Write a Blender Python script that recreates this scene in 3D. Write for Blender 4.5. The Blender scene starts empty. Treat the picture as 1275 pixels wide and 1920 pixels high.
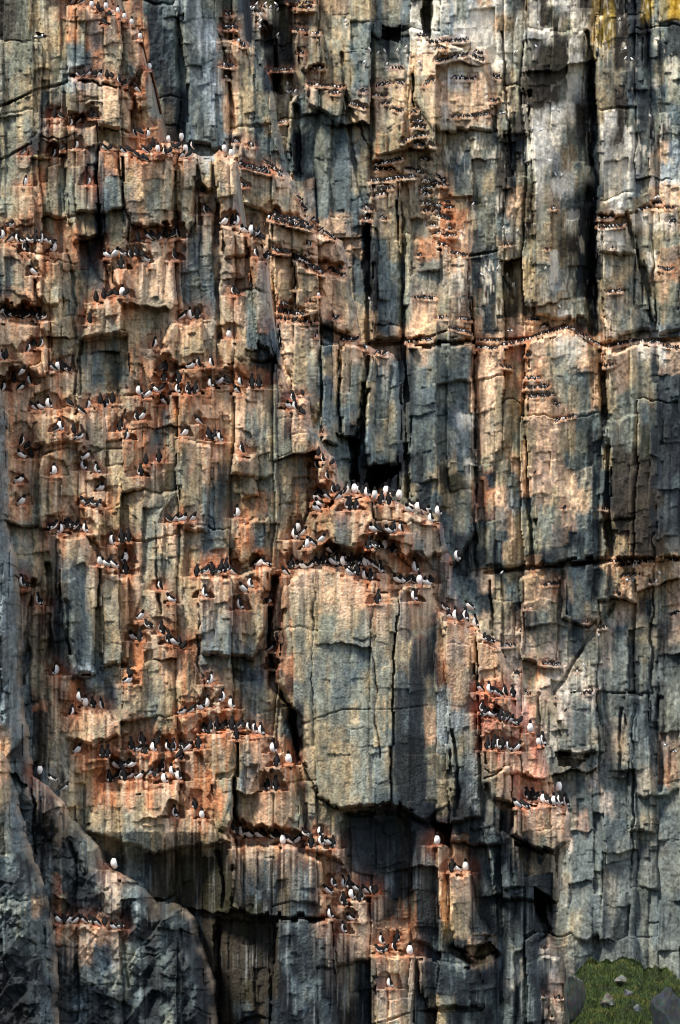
import bpy, bmesh, math, random
import numpy as np
random.seed(7); np.random.seed(7)
R = math.radians
S = bpy.context.scene
COL = S.collection

# ------------------------------------------------------------------ camera, sky, sun, exposure
PW, PH = 1275.0, 1920.0            # proportions of the photograph, used as a measuring grid
F = 5450.0                         # focal length in grid units
CX, HV = PW / 2, 1700.0            # level camera, horizon low in the frame (rising front lens)
cam = bpy.data.objects.new('camera', bpy.data.cameras.new('camera')); COL.objects.link(cam)
cam.data.sensor_fit = 'VERTICAL'; cam.data.sensor_height = 24.0; cam.data.lens = F * 24.0 / PH
cam.data.shift_y = (HV - PH / 2) / PH
cam.data.clip_start = 1.0; cam.data.clip_end = 3000.0
cam.location = (0, 0, 6.0); cam.rotation_euler = (R(90), 0, 0)
S.camera = cam
CAMZ = 6.0
SUN_EL, SUN_AZ = 52.0, -52.0       # azimuth: 0 = from behind the camera, negative = from the left
w = bpy.data.worlds.new('World'); S.world = w; w.use_nodes = True
nt = w.node_tree; bg = nt.nodes['Background']
sky = nt.nodes.new('ShaderNodeTexSky'); sky.sky_type = 'NISHITA'; sky.sun_disc = False
sky.sun_elevation = R(SUN_EL); sky.sun_rotation = R(180 + SUN_AZ); sky.air_density = 1.0; sky.dust_density = 2.0
nt.links.new(sky.outputs[0], bg.inputs[0]); bg.inputs[1].default_value = 0.105
sl = bpy.data.lights.new('sun', 'SUN'); sl.energy = 3.2; sl.angle = R(16); sl.color = (1.0, 0.92, 0.80)
so = bpy.data.objects.new('sun', sl); COL.objects.link(so)
so.rotation_euler = (R(90 - SUN_EL), 0, R(SUN_AZ))
so.location = (-60, -20, 120)
S.view_settings.view_transform = 'Standard'; S.view_settings.look = 'None'
S.view_settings.gamma = 1.0; S.view_settings.use_curve_mapping = False
S.view_settings.exposure = 0.95
S.render.engine = 'CYCLES'; S.cycles.pixel_filter_type = 'BLACKMAN_HARRIS'; S.cycles.filter_width = 1.1

# ------------------------------------------------------------------ helpers
def tag(o, label=None, cat=None, group=None, kind=None):
    if label: o['label'] = label
    if cat: o['category'] = cat
    if group: o['group'] = group
    if kind: o['kind'] = kind
    return o

def P(u, v, D):
    return ((u - CX) / F * D, D, CAMZ + (HV - v) / F * D)

def hsh(i, j, s):
    n = (np.asarray(i, np.int64) * 374761393 + np.asarray(j, np.int64) * 668265263 + s * 1274126177) & 0xFFFFFFFF
    n = ((n ^ (n >> 13)) * 1274126177) & 0xFFFFFFFF
    n = (n ^ (n >> 16)) & 0xFFFFFF
    return (n / float(0xFFFFFF)).astype(np.float32)

def vnoise(x, y, s):
    xi = np.floor(x); yi = np.floor(y); fx = (x - xi).astype(np.float32); fy = (y - yi).astype(np.float32)
    xi = xi.astype(np.int64); yi = yi.astype(np.int64)
    fx = fx * fx * (3 - 2 * fx); fy = fy * fy * (3 - 2 * fy)
    a = hsh(xi, yi, s); b = hsh(xi + 1, yi, s); c = hsh(xi, yi + 1, s); d = hsh(xi + 1, yi + 1, s)
    return (a * (1 - fx) + b * fx) * (1 - fy) + (c * (1 - fx) + d * fx) * fy - 0.5

def fbm(x, y, s, n=3):
    r = 0; a = 1.0
    for k in range(n):
        r = r + a * vnoise(x * 2 ** k + 17.3 * k, y * 2 ** k - 9.1 * k, s + k); a *= 0.5
    return r

def bricks(x, y, bw, bh, s, jit=0.7):
    """jointed rock: columns of uneven width, each broken at its own heights"""
    X = x / bw; i = np.floor(X).astype(np.int64)
    j0 = (hsh(i, 0, s) - .5) * jit; c = np.where(X - i < .5 + j0, i - 1, i)
    l = c + .5 + (hsh(c, 0, s) - .5) * jit; r = c + 1.5 + (hsh(c + 1, 0, s) - .5) * jit
    hh = bh * (0.55 + 1.1 * hsh(c, 1, s))
    Y = y / hh + hsh(c, 2, s) * 13; k = np.floor(Y).astype(np.int64)
    q = np.where(Y - k < .5 + (hsh(c, k, s + 3) - .5) * jit, k - 1, k)
    t = q + .5 + (hsh(c, q, s + 3) - .5) * jit; b = q + 1.5 + (hsh(c, q + 1, s + 3) - .5) * jit
    lx = (X - l) / (r - l) - .5; ly = (Y - t) / (b - t) - .5
    ex = np.minimum(X - l, r - X) * bw; ey = np.minimum(Y - t, b - Y) * hh
    return c, q, lx, ly, ex, ey, (r - l) * bw, (b - t) * hh

def poly_inside(px, py, pts):
    ins = np.zeros(px.shape, bool); n = len(pts)
    for a in range(n):
        x0, y0 = pts[a]; x1, y1 = pts[(a + 1) % n]
        if y0 == y1: continue
        cnd = ((y0 > py) != (y1 > py)) & (px < (x1 - x0) * (py - y0) / (y1 - y0) + x0)
        ins ^= cnd
    return ins

def seg_dist(px, py, pts, closed=False):
    d = np.full(px.shape, 1e9, np.float32); n = len(pts)
    for a in range(n if closed else n - 1):
        x0, y0 = pts[a]; x1, y1 = pts[(a + 1) % n]
        dx, dy = x1 - x0, y1 - y0; L = dx * dx + dy * dy + 1e-6
        t = np.clip(((px - x0) * dx + (py - y0) * dy) / L, 0, 1)
        d = np.minimum(d, (px - x0 - t * dx) ** 2 + (py - y0 - t * dy) ** 2)
    return np.sqrt(d)

# ------------------------------------------------------------------ the birds' places, ledge by ledge
# each ledge: words that find it, measuring offset, then (x, y of the feet, pose)
# poses: b back turned, k hunched dark, w breast to the viewer, l / r upright side on, m / n crouched side on
LEDGES = [
 ('on the sloping rim at the top left corner', 0, 0, '515,30,n 575,35,k 645,60,w 690,78,b 745,70,w 715,97,k 830,100,w 770,122,k 875,140,w 735,178,k 925,180,w 985,280,w'),
 ('alone on the grey prow at upper left', 0, 0, '1050,495,w'),
 ('on the stub under the grey prow', 0, 0, '965,655,m'),
 ('on the second orange ledge below the top rim', 0, 0, '550,545,m 580,540,k 620,540,n 665,545,k 700,548,n 752,557,b 785,560,k 838,590,l 875,612,k'),
 ('in the dark nook left of the rust block', 0, 0, '385,835,b 430,838,k'),
 ('on the small shelf below the diagonal crack', 0, 0, '500,890,r 560,870,n 642,837,b 672,837,k'),
 ('alone on the dark upper arete', 0, 0, '540,1050,r'),
 ('on the rounded rust shoulder', 0, 0, '380,1107,r 440,1062,k'),
 ('on the pale step right of the arete', 0, 0, '735,1065,m 773,1062,k'),
 ('alone on the far left stub near the top', 0, 0, '165,1095,n'),
 ('under the three little rust pinnacles', 0, 0, '945,960,l 985,955,k 1040,970,r'),
 ('on the descending lip under the pinnacles', 0, 0, '865,1085,m 905,1078,k 960,1112,k 1000,1130,k 1022,1142,k'),
 ('around the flat rust slab at upper left', 0, 0, '1020,1080,m 1052,1066,k 1075,1045,b 1110,1075,w 1160,1100,l 1192,1090,k 1220,1055,k 1250,1055,k 1185,1005,w'),
 ('above the cut off orange columns', 320, 0, '75,990,w 105,1075,w 152,1050,l 30,1060,k 80,1115,n 130,1115,k'),
 ('on top of the pale grey knob', 320, 0, '378,1075,w 425,1105,w'),
 ('alone on the thin stub at far left', 0, 320, '180,110,r'),
 ('alone on the dark rib of the arete', 0, 320, '625,105,r'),
 ('alone in the rust hollow above the left ledge', 0, 320, '75,405,k'),
 ('on the upper ledge at the left edge', 0, 320, '20,490,r 75,508,n 122,510,l 165,520,k 215,515,k 250,515,b 290,515,r 330,520,m 357,525,k 180,577,b 380,580,r'),
 ('alone on the flank of the grey left boulder', 0, 320, '235,740,m'),
 ('on the deep rust ledge at the left edge', 0, 320, '15,1015,n 40,1035,l 80,1035,k 112,1030,k 155,1045,b 195,1040,k 230,1035,k 270,1060,l 302,1055,k'),
 ('on the rust shelf under the cut off columns', 0, 320, '970,510,b 1045,490,m 1075,483,k 1115,495,k 1165,480,b 1245,475,l 1215,478,k'),
 ('on the notched block left of the long crack', 0, 320, '755,620,m 810,612,n 870,610,k 918,622,l 960,612,b 1000,617,k 1018,650,m 855,695,b'),
 ('alone in the square niche of the long crack', 0, 320, '1227,630,l'),
 ('on the slanting step above the tan face', 0, 320, '675,930,b 730,910,b 775,897,k 815,892,k 858,890,w 888,890,k'),
 ('alone clinging to the tan face', 0, 320, '630,1080,b'),
 ('alone beside the pointed grey block', 0, 320, '1090,1250,r'),
 ('on top of the pointed grey block', 320, 320, '85,1050,n 135,1050,l 187,1047,b'),
 ('in the boxy niche of the upper column', 320, 320, '242,305,l 265,302,k 222,165,k'),
 ('on the square dark corbel', 320, 320, '380,387,n 435,387,b 465,390,r'),
 ('on the slope right of the dark corbel', 320, 320, '515,447,m 568,457,l 603,467,k 640,497,k 620,490,k 600,610,l 675,630,k'),
 ('in the small cave below the dark corbel', 320, 320, '440,880,l 468,880,k'),
 ('alone on the tip of the leaning flake', 320, 320, '410,1185,w'),
 ('on the bright orange slab at left', 0, 640, '200,80,r 237,45,k 290,45,r'),
 ('at the left edge below the rust ledge', 0, 640, '15,135,l 42,135,b'),
 ('on the stub in the dark left groove', 0, 640, '370,210,m 405,207,w 440,218,b 470,220,k'),
 ('in the scattered cluster at far left', 0, 640, '155,240,n 95,297,b 205,305,l 150,350,n 25,355,r'),
 ('on the tan step at left', 0, 640, '240,490,m 290,487,m 340,477,l 490,465,k'),
 ('in the sooty hollow under the tan face', 0, 640, '570,517,m 622,477,r 705,447,b 750,467,b 792,442,b'),
 ('on the cut block left of the hollow', 0, 640, '420,635,l 398,640,k 518,658,b 557,697,k'),
 ('on the broken knob right of the hollow', 0, 640, '850,635,b 892,697,r'),
 ('on the broad red terrace, its left end', 0, 640, '1140,212,k 1165,215,b 1155,290,b 975,387,l 1040,402,n 1100,372,m 1140,355,k 1150,447,m'),
 ('on the short red step below the broad terrace', 0, 640, '960,567,l 1002,557,n'),
 ('in the rust slot at far left', 0, 640, '155,735,r 150,827,m 192,765,k 215,827,b'),
 ('alone on the olive block at left', 0, 640, '385,947,r'),
 ('alone on the lower rust slot at far left', 0, 640, '135,1000,n'),
 ('alone by the blue grey flank at far left', 0, 640, '155,1157,n'),
 ('on the orange edge above the peach column', 0, 640, '605,837,n 585,912,l 682,935,l'),
 ('on the rough tan wall at mid left', 0, 640, '1025,872,b 1115,852,b 985,952,b'),
 ('on top of the peach column at left', 0, 640, '590,1157,m 630,1162,k 660,1167,k 692,1170,k 710,1057,n'),
 ('on the sooty ledge topping the blue column', 0, 960, '375,132,k 430,157,r 465,122,k 490,117,k 530,132,k 560,142,k 597,152,l'),
 ('on the narrow ledge right of the blue column', 0, 960, '1190,80,k 1237,77,n 1355,72,n 1282,72,n'),
 ('in the orange corner beside the blue column', 0, 960, '785,242,l 850,222,b 897,212,b 882,362,r 880,442,b 702,377,w 742,387,m 797,402,m'),
 ('on the two stubs of the far left gully', 0, 960, '155,532,l 177,537,k 275,662,l'),
 ('on the tan rib left of the orange shelf', 0, 960, '1125,552,l 1202,642,m'),
 ('on the rust rise left of the grey panel', 0, 960, '995,762,n 1045,827,k 935,907,m 985,912,b 1140,862,b 1190,932,b 1222,942,m 1262,962,l 1292,972,k'),
 ('in the small rust pocket at lower left', 0, 960, '912,1162,k 905,1212,n'),
 ('alone at the foot of the dark gully', 0, 960, '400,1152,r'),
 ('on the dark ledge over the grey panel', 320, 960, '185,457,b 245,442,k 290,447,b 330,442,k 357,432,b 390,428,b 437,447,m 600,387,k 627,392,n 667,387,k'),
 ('on the face of the grey panel', 320, 960, '235,607,l 510,572,m 557,542,l 487,692,l'),
 ('alone on the bump under the grey panel', 320, 960, '280,1217,r'),
 ('in the dark cleft left of the great pillar', 320, 960, '705,982,n 710,1107,k 690,647,k'),
 ('on the left shoulder of the great pillar', 320, 960, '805,452,m 850,407,b 880,402,k 930,407,m 985,402,n 1035,382,k 1075,372,b 1135,377,m 1167,382,l 1212,387,l 1255,457,l'),
 ('in the rust steps left of the pillar head', 320, 960, '870,197,l 892,152,w 930,177,n 960,262,r 1000,247,m 1060,222,n 1110,292,m 1142,312,k'),
 ('on the broad red terrace, its upper tier', 320, 640, '145,197,n 195,187,l 285,182,l'),
 ('on the broad red terrace, its main row', 320, 640, '60,297,b 47,372,l 120,377,b 175,372,b 277,332,l 350,307,n 385,307,k 410,307,k 487,317,l 465,372,m 575,327,b 620,332,b'),
 ('on the shoulders of the tall grey block', 320, 640, '195,587,m 105,672,n 270,692,b 310,702,b 345,712,l'),
 ('alone on top of the low rounded block', 320, 640, '500,792,l'),
 ('on the ledge left of the square overhang', 320, 640, '860,432,l 835,482,m 872,487,l 925,527,k'),
 ('on the tan slope above the pillar head', 320, 640, '1020,892,l 1040,812,b 1070,852,l 1135,877,k 1100,972,l'),
 ('alone on the rust tip left of the dark boulder', 320, 640, '475,1242,r'),
 ('on the upper left steps of the pillar head', 320, 640, '1025,1202,m 1047,1172,m 1030,1132,m 1052,1097,k 1097,1117,m 1145,1077,l 1175,1065,k 1180,1122,n 1232,1077,r 1250,1192,b'),
 ('along the crest of the pillar head', 640, 640, '35,1077,r 95,1077,w 122,1077,l 150,1080,k 182,1102,l 235,1112,w 285,1152,b 315,1095,w 332,1152,b 347,1100,k 405,1117,w 475,1207,m 500,1182,k 537,1207,l 567,1205,k 605,1217,n 677,1232,l'),
 ('on the left notch of the pillar head', 640, 640, '60,1187,b 105,1187,b'),
 ('alone at the right end of the pillar head', 640, 960, '627,82,l'),
 ('on the upper inner ledge of the pillar head', 640, 960, '225,147,m 265,147,k 335,157,m 367,152,b 417,147,l'),
 ('on the lower inner ledge of the pillar head', 640, 960, '195,267,b 230,262,k 300,272,w 275,267,k 360,292,k'),
 ('in the crowd at the neck of the pillar', 640, 960, '20,387,r 45,382,k 75,382,b 110,382,k 130,387,b 167,392,l 197,387,m 232,402,m 277,437,l 60,452,m 102,452,b 162,482,l 207,487,b'),
 ('on the right shoulder of the great pillar', 640, 960, '515,427,l 390,502,m 435,512,m 472,507,k 515,512,k 552,517,w 602,522,m 632,507,k'),
 ('alone below the small dark overhang by the pillar', 640, 960, '810,352,l'),
 ('clinging to the face of the great pillar', 640, 960, '260,647,b 510,632,l'),
 ('on the saddle right of the great pillar', 640, 960, '765,762,m 800,767,l 835,772,k 870,772,l 902,692,m 730,702,k 942,817,l 1020,917,k 1047,927,k'),
 ('on the first red terrace right of the pillar', 640, 1280, '975,67,m 1040,82,l 1090,97,m 1112,107,m 1150,97,l 1202,107,b'),
 ('on the second red terrace right of the pillar', 640, 1280, '990,217,b 1010,242,k 1047,247,m 1090,247,k 1125,267,b 1155,272,k 1190,292,n 1217,302,k 1252,302,k 1325,357,w'),
 ('on the third red terrace right of the pillar', 640, 1280, '1030,472,b 1075,467,b 1102,472,l 1132,467,b 1172,487,l 1237,487,n 1387,450,w 1414,447,l'),
 ('on the lowest red terrace above the dark overhang', 935, 1280, '130,882,m 187,892,k 202,827,b 240,827,b 267,832,k 312,857,l 347,857,k 387,867,l 432,867,l 475,877,l 420,772,w'),
 ('on the step below the blue column', 0, 1280, '555,137,l 602,177,w 650,182,b 712,192,l 505,237,r'),
 ('alone on the tan corner at lower left', 0, 1280, '550,502,n'),
 ('on the rubble ledge, its upper row', 0, 1280, '720,532,b 757,532,b 925,472,b 1000,447,b 975,492,k 1025,502,k 1075,492,l 1105,445,k 1182,487,l 1217,492,b 1262,537,k'),
 ('on the rubble ledge, its lower row', 0, 1280, '765,707,b 810,607,m 850,607,k 890,602,k 925,602,n 835,677,k 867,692,b 920,677,n 980,687,n 1055,662,n 1095,667,k 1152,712,l 1140,632,b 1207,657,l 1252,692,l'),
 ('on the dark shoulder at lower left', 0, 1280, '280,647,w 370,702,m 455,762,n'),
 ('on the crumbling rust slope', 320, 1280, '25,952,l 170,892,b 220,962,w'),
 ('on the pile of rust rubble', 320, 1280, '85,227,n 145,222,n 210,202,m 255,182,r 365,142,r 422,187,l'),
 ('on the ledge under the rust rubble', 320, 1280, '240,357,k 280,362,b 320,342,b 375,332,k 430,332,b 460,402,b 475,332,k 510,325,k 547,342,l 587,367,l 635,377,l'),
 ('at the left foot of the rust rubble', 320, 1280, '200,467,b 80,472,k 120,487,n 65,542,b'),
 ('on the edge beside the dark cleft', 320, 1280, '715,497,l 745,592,b 830,577,w'),
 ('in the niche of the grey orange block', 320, 1280, '685,767,b 735,762,b'),
 ('on the long ledge over the mossy block', 320, 1280, '450,1067,k 492,1087,l 550,1097,m 620,1097,m 652,1092,k 717,1107,m 747,1097,k 792,1142,w 835,1137,m 890,1137,n'),
 ('at the right end of the long ledge', 320, 1280, '955,1087,k 985,1162,b 1050,1087,l 1060,1152,l 1105,1147,m 1145,1167,b'),
 ('alone on the dark foreground crest', 0, 1580, '800,187,w'),
 ('in the sooty slot of the foreground rock', 0, 1580, '410,572,m 450,567,k 490,572,n 530,577,n 590,572,m 640,577,k 682,592,m 735,587,k 800,617,m 837,607,k'),
 ('on the narrow orange step below the long ledge', 320, 1580, '1145,317,l 1105,367,m 1210,447,b 1120,537,l 1215,642,l'),
 ('on the pale orange stub beside the shaded wall', 640, 1580, '15,327,l 50,332,b 70,402,l 102,347,m 135,417,b 170,362,m 212,367,l 237,367,k 65,557,m'),
 ('under the red stain at bottom centre', 640, 1580, '285,722,l 270,782,k 305,782,n 370,767,l 392,705,b 480,797,w 340,1027,l'),
 ('on the short stub right of the shaded wall', 640, 1580, '780,207,b 815,207,m 875,207,w'),
 ('alone on the small rust hook below the pillar', 640, 1280, '675,1147,w'),
]
# rows of small birds far away: x0, y0, x1, y1, how many (on the middle buttress, then on the back wall)
ROWS_B = '''417,55,445,56,9 423,30,435,31,3 441,75,459,90,6 417,125,438,127,8 424,148,430,150,2 437,269,448,269,3 465,273,475,276,3
448,311,507,328,18 497,306,530,333,16 448,347,464,353,4 502,411,585,432,22 512,406,580,424,16 515,402,520,404,2 560,374,574,400,5 584,413,598,421,4
600,436,625,451,6 513,472,543,477,9 552,488,580,497,10 577,501,607,516,14 618,508,645,521,7 573,459,586,463,3 578,479,579,480,1 608,495,611,497,1 638,507,640,508,1
553,544,554,545,1 597,556,598,557,1 580,566,582,568,1 523,574,540,573,3 522,587,572,594,14 525,600,580,609,8 590,604,592,605,1 592,634,594,635,1 623,597,634,601,4 640,640,672,641,9
680,654,690,656,3 705,663,727,668,4 565,741,568,742,1 581,816,584,817,1 605,814,607,815,1'''
ROWS_C = '''540,7,590,9,10 545,17,585,18,6 548,57,577,60,10 585,65,600,65,4 500,135,548,132,12 560,102,570,103,3 587,132,607,130,6 575,160,645,166,18 622,176,638,177,5
515,233,537,231,5 540,176,554,174,3 465,12,500,15,6 468,20,495,30,5 485,42,500,55,4 783,69,800,70,6 803,83,878,77,20 820,93,835,94,4 818,118,878,105,22 885,106,907,116,8 890,101,905,103,4
795,163,815,150,8 850,149,892,151,12 845,223,917,217,22 705,163,730,160,10 742,158,757,159,5 732,130,755,131,7 715,197,732,196,6 735,206,757,211,8 657,196,685,205,9 675,173,685,175,3 700,181,725,183,6
770,219,782,208,6 775,230,793,231,9 777,239,797,241,10 775,259,802,256,11 752,271,778,258,9 778,273,793,275,6 807,275,815,276,4 790,301,805,303,6 702,313,755,300,22 702,320,740,322,18 760,318,795,327,14
697,341,740,338,20 740,336,780,334,18 795,341,835,350,14 818,330,835,345,8 703,359,735,355,12 700,371,722,366,5 790,358,815,353,9 793,366,810,366,6 793,384,828,390,13 835,381,845,383,5 835,392,850,393,5
793,397,805,398,5 812,398,825,398,5 820,405,845,415,10 808,426,815,428,4 840,430,848,432,4 815,440,855,446,9 822,461,835,462,5 857,479,875,481,8 845,475,855,479,4 783,481,790,481,3 776,560,815,562,14
820,598,842,599,6 860,600,883,602,9 845,616,883,628,13 758,644,812,639,18 892,641,940,641,10 895,655,932,656,14 685,394,700,396,5 682,412,695,415,5 712,411,728,413,3 945,461,960,460,4 925,145,938,150,6 920,192,938,190,4
990,601,1013,603,8 1015,614,1027,615,4 1003,632,1065,616,18 1065,616,1103,634,12 1105,640,1125,651,6 940,650,1000,637,14 1140,653,1190,641,14 1180,640,1240,645,15 1240,648,1275,657,10 1122,412,1150,410,9 1123,429,1170,425,15
1200,395,1215,393,4 1225,386,1240,382,6 1255,418,1266,419,5 1247,392,1265,392,5 1235,505,1262,509,9 1140,550,1165,548,7 1033,393,1043,393,4 1024,469,1028,470,2 1148,468,1150,469,1
985,712,1012,712,9 983,731,1030,727,14 995,746,1035,744,14 1040,758,1050,764,5 1040,792,1080,781,10 985,670,995,668,4 1130,690,1150,685,4 938,690,960,692,5 1055,955,1062,955,2 1128,955,1138,957,4 1000,888,1004,890,1
1143,1055,1225,1055,22 1255,1053,1275,1053,5 1160,1064,1200,1060,9 1165,1084,1205,1081,5 1020,1099,1047,1096,8 997,1070,1003,1070,2 1120,1180,1138,1177,5 980,1143,998,1144,2 937,1214,965,1211,9 962,1264,978,1264,5 1015,1246,1050,1250,9
1258,1155,1275,1152,5 1080,1262,1083,1262,1 1088,1303,1112,1300,6 1158,1115,1163,1118,2 1218,1094,1232,1093,2 985,1303,995,1303,3 1095,1168,1103,1168,2 940,1235,944,1236,1 1042,1315,1044,1315,1 1060,1335,1063,1336,1 975,1182,977,1188,2
1018,1779,1022,1780,1 1018,1868,1022,1868,2 1038,1873,1062,1873,5 1027,1893,1029,1893,1 1034,1908,1036,1908,1'''
SIZE = {'b': 26, 'w': 25, 'l': 25, 'r': 25, 'k': 19, 'm': 19, 'n': 19}
birds = []                         # dict(x,y,pose,h,layer,ledge)
for li, (desc, ox, oy, txt) in enumerate(LEDGES):
    for it in txt.split():
        a, b, p = it.split(',')
        x = ox + float(a) / 3.75; y = oy + float(b) / 3.75
        h = SIZE[p] * random.uniform(.92, 1.08)
        sc_ = 0.80 if (y < 150) else (0.86 if y < 420 else 1.0)
        if y > 930: sc_ = 1.06
        birds.append(dict(x=x, y=y, p=p, h=h * sc_, li=li, L='A'))
FORE = [i for i, l in enumerate(LEDGES) if 'foreground' in l[0] or l[0] == 'on the dark shoulder at lower left']
for b in birds:
    if b['li'] in FORE: b['L'] = 'F'
    if LEDGES[b['li']][0].startswith('on the tan slope above'): b['h'] *= .75
far = []
for txt, L, h in ((ROWS_B, 'B', 11.5), (ROWS_C, 'C', 8.6)):
    for it in txt.split():
        x0, y0, x1, y1, n = [float(q) for q in it.split(',')]
        for k in range(int(n)):
            t = (k + .5 + random.uniform(-.35, .35)) / n
            far.append(dict(x=x0 + (x1 - x0) * t, y=y0 + (y1 - y0) * t + random.uniform(-.8, .8), p=random.choice('bbkklmrnbkw'), h=h * random.uniform(.85, 1.1), L=L))

GULLS = []                         # small white gulls on nests high on the back wall
for ox, oy, txt in ((640, 0, '200,360 255,385 305,370 395,365 455,345 465,410 160,450 320,465 1220,380 550,450 30,160'), (640, 320, '925,250 845,445 1145,415 1110,640 1015,690 1040,720 990,745 1100,700 1165,745 1210,815 1240,435 900,770 180,275 170,310 200,915'),
                    (935, 0, '280,175 265,340 850,150 1110,290 940,430 890,425 125,380 1065,830 380,785 420,790 240,920 300,925'), (935, 320, '1125,200 1100,205 35,415 60,745 105,815 430,970 330,700 445,45 400,40 990,290'),
                    (320, 0, '555,70 580,70 605,40 665,40 700,65 635,115 740,40 750,80 545,150 630,160 625,205 820,600 825,660 875,655 635,440 705,965 750,255'), (935, 960, '20,440 1130,440 1105,500 945,495 705,880 600,1090')):
    for it in txt.split():
        a, b = it.split(','); GULLS.append((ox + float(a) / 3.75, oy + float(b) / 3.75))

# chalky droppings washed down the back wall: box and strength
WHITEWASH = [(1002,204,1056,234,.9), (990,250,1032,330,.95), (1003,280,1020,420,.7), (1034,334,1060,368,1), (1010,50,1036,90,.8), (1028,0,1062,14,1), (1066,72,1088,90,1), (1066,100,1098,190,.75), (1133,208,1158,250,.8), (1170,236,1186,300,.7),
 (1096,312,1114,352,.9), (805,0,840,60,.5), (850,45,905,75,.55), (880,10,925,150,.6), (918,60,960,170,.5), (1032,470,1046,540,.9), (1044,580,1064,606,1), (942,428,958,456,.9), (1174,320,1190,380,.6), (1226,70,1236,86,.9), (1256,104,1272,170,.5), (1222,145,1232,170,.7),
 (1214,470,1232,520,.8), (1118,430,1170,480,.6), (1182,400,1270,440,.6), (1040,630,1100,690,.6), (1232,648,1250,690,.9), (990,0,1012,100,.55), (965,20,985,160,.5), (1120,270,1200,350,.35), (1060,395,1085,440,.5), (1064,1155,1070,1180,.8), (1140,1160,1152,1180,.8), (860,775,895,808,.8), (870,860,900,930,.35)]

# ------------------------------------------------------------------ rock: which stone, stain and painted shade lies where (tone map, 25 x 40 cells)
ROCK_TONE = '''
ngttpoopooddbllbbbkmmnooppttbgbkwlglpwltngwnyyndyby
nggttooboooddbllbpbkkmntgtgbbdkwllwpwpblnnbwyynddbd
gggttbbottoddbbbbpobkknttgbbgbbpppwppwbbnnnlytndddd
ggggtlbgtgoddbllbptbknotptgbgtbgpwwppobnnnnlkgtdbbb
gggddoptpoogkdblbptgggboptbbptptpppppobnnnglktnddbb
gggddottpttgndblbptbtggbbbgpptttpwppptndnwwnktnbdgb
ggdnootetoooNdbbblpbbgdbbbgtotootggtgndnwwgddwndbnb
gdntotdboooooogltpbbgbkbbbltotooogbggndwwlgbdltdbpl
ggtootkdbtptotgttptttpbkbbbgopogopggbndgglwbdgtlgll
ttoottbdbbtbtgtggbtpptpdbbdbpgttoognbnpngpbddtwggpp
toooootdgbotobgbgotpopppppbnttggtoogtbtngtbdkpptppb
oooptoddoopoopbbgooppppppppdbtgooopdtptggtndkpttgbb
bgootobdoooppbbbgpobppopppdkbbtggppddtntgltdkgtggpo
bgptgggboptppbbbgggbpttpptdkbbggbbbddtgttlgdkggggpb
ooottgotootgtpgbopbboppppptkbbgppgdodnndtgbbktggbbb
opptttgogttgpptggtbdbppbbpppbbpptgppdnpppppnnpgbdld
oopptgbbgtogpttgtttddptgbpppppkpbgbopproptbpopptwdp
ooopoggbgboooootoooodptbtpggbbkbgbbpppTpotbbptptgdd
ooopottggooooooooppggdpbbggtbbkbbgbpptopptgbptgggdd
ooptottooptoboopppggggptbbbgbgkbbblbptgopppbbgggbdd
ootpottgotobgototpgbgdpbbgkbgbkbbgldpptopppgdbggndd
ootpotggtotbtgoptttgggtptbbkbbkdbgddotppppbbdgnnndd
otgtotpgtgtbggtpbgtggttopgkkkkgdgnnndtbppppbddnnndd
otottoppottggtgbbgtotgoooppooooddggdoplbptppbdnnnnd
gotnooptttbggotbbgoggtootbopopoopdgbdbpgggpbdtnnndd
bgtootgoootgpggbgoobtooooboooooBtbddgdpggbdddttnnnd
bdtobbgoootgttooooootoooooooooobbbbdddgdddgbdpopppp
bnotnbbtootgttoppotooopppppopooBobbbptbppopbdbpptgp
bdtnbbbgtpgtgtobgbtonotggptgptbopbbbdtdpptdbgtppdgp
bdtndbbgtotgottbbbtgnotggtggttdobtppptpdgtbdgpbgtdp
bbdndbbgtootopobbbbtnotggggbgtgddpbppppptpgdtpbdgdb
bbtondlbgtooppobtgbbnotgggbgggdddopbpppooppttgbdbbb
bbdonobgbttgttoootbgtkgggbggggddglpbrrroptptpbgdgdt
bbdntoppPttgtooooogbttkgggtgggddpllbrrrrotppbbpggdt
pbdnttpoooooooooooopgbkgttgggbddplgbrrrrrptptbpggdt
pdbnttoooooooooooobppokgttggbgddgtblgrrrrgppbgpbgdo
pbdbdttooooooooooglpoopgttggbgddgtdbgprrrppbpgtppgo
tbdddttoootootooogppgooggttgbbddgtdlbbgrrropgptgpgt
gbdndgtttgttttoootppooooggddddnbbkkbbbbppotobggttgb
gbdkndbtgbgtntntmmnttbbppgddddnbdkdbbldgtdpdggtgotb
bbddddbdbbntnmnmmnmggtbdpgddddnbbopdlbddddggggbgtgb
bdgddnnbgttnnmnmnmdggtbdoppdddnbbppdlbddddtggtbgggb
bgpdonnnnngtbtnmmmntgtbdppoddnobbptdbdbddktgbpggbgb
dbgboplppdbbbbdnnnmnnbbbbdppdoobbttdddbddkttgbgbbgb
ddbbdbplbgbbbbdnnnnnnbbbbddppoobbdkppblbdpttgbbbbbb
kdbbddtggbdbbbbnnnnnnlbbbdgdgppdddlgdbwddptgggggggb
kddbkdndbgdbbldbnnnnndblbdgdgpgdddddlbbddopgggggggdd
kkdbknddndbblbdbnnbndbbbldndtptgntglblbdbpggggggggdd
'''.split()
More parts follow.
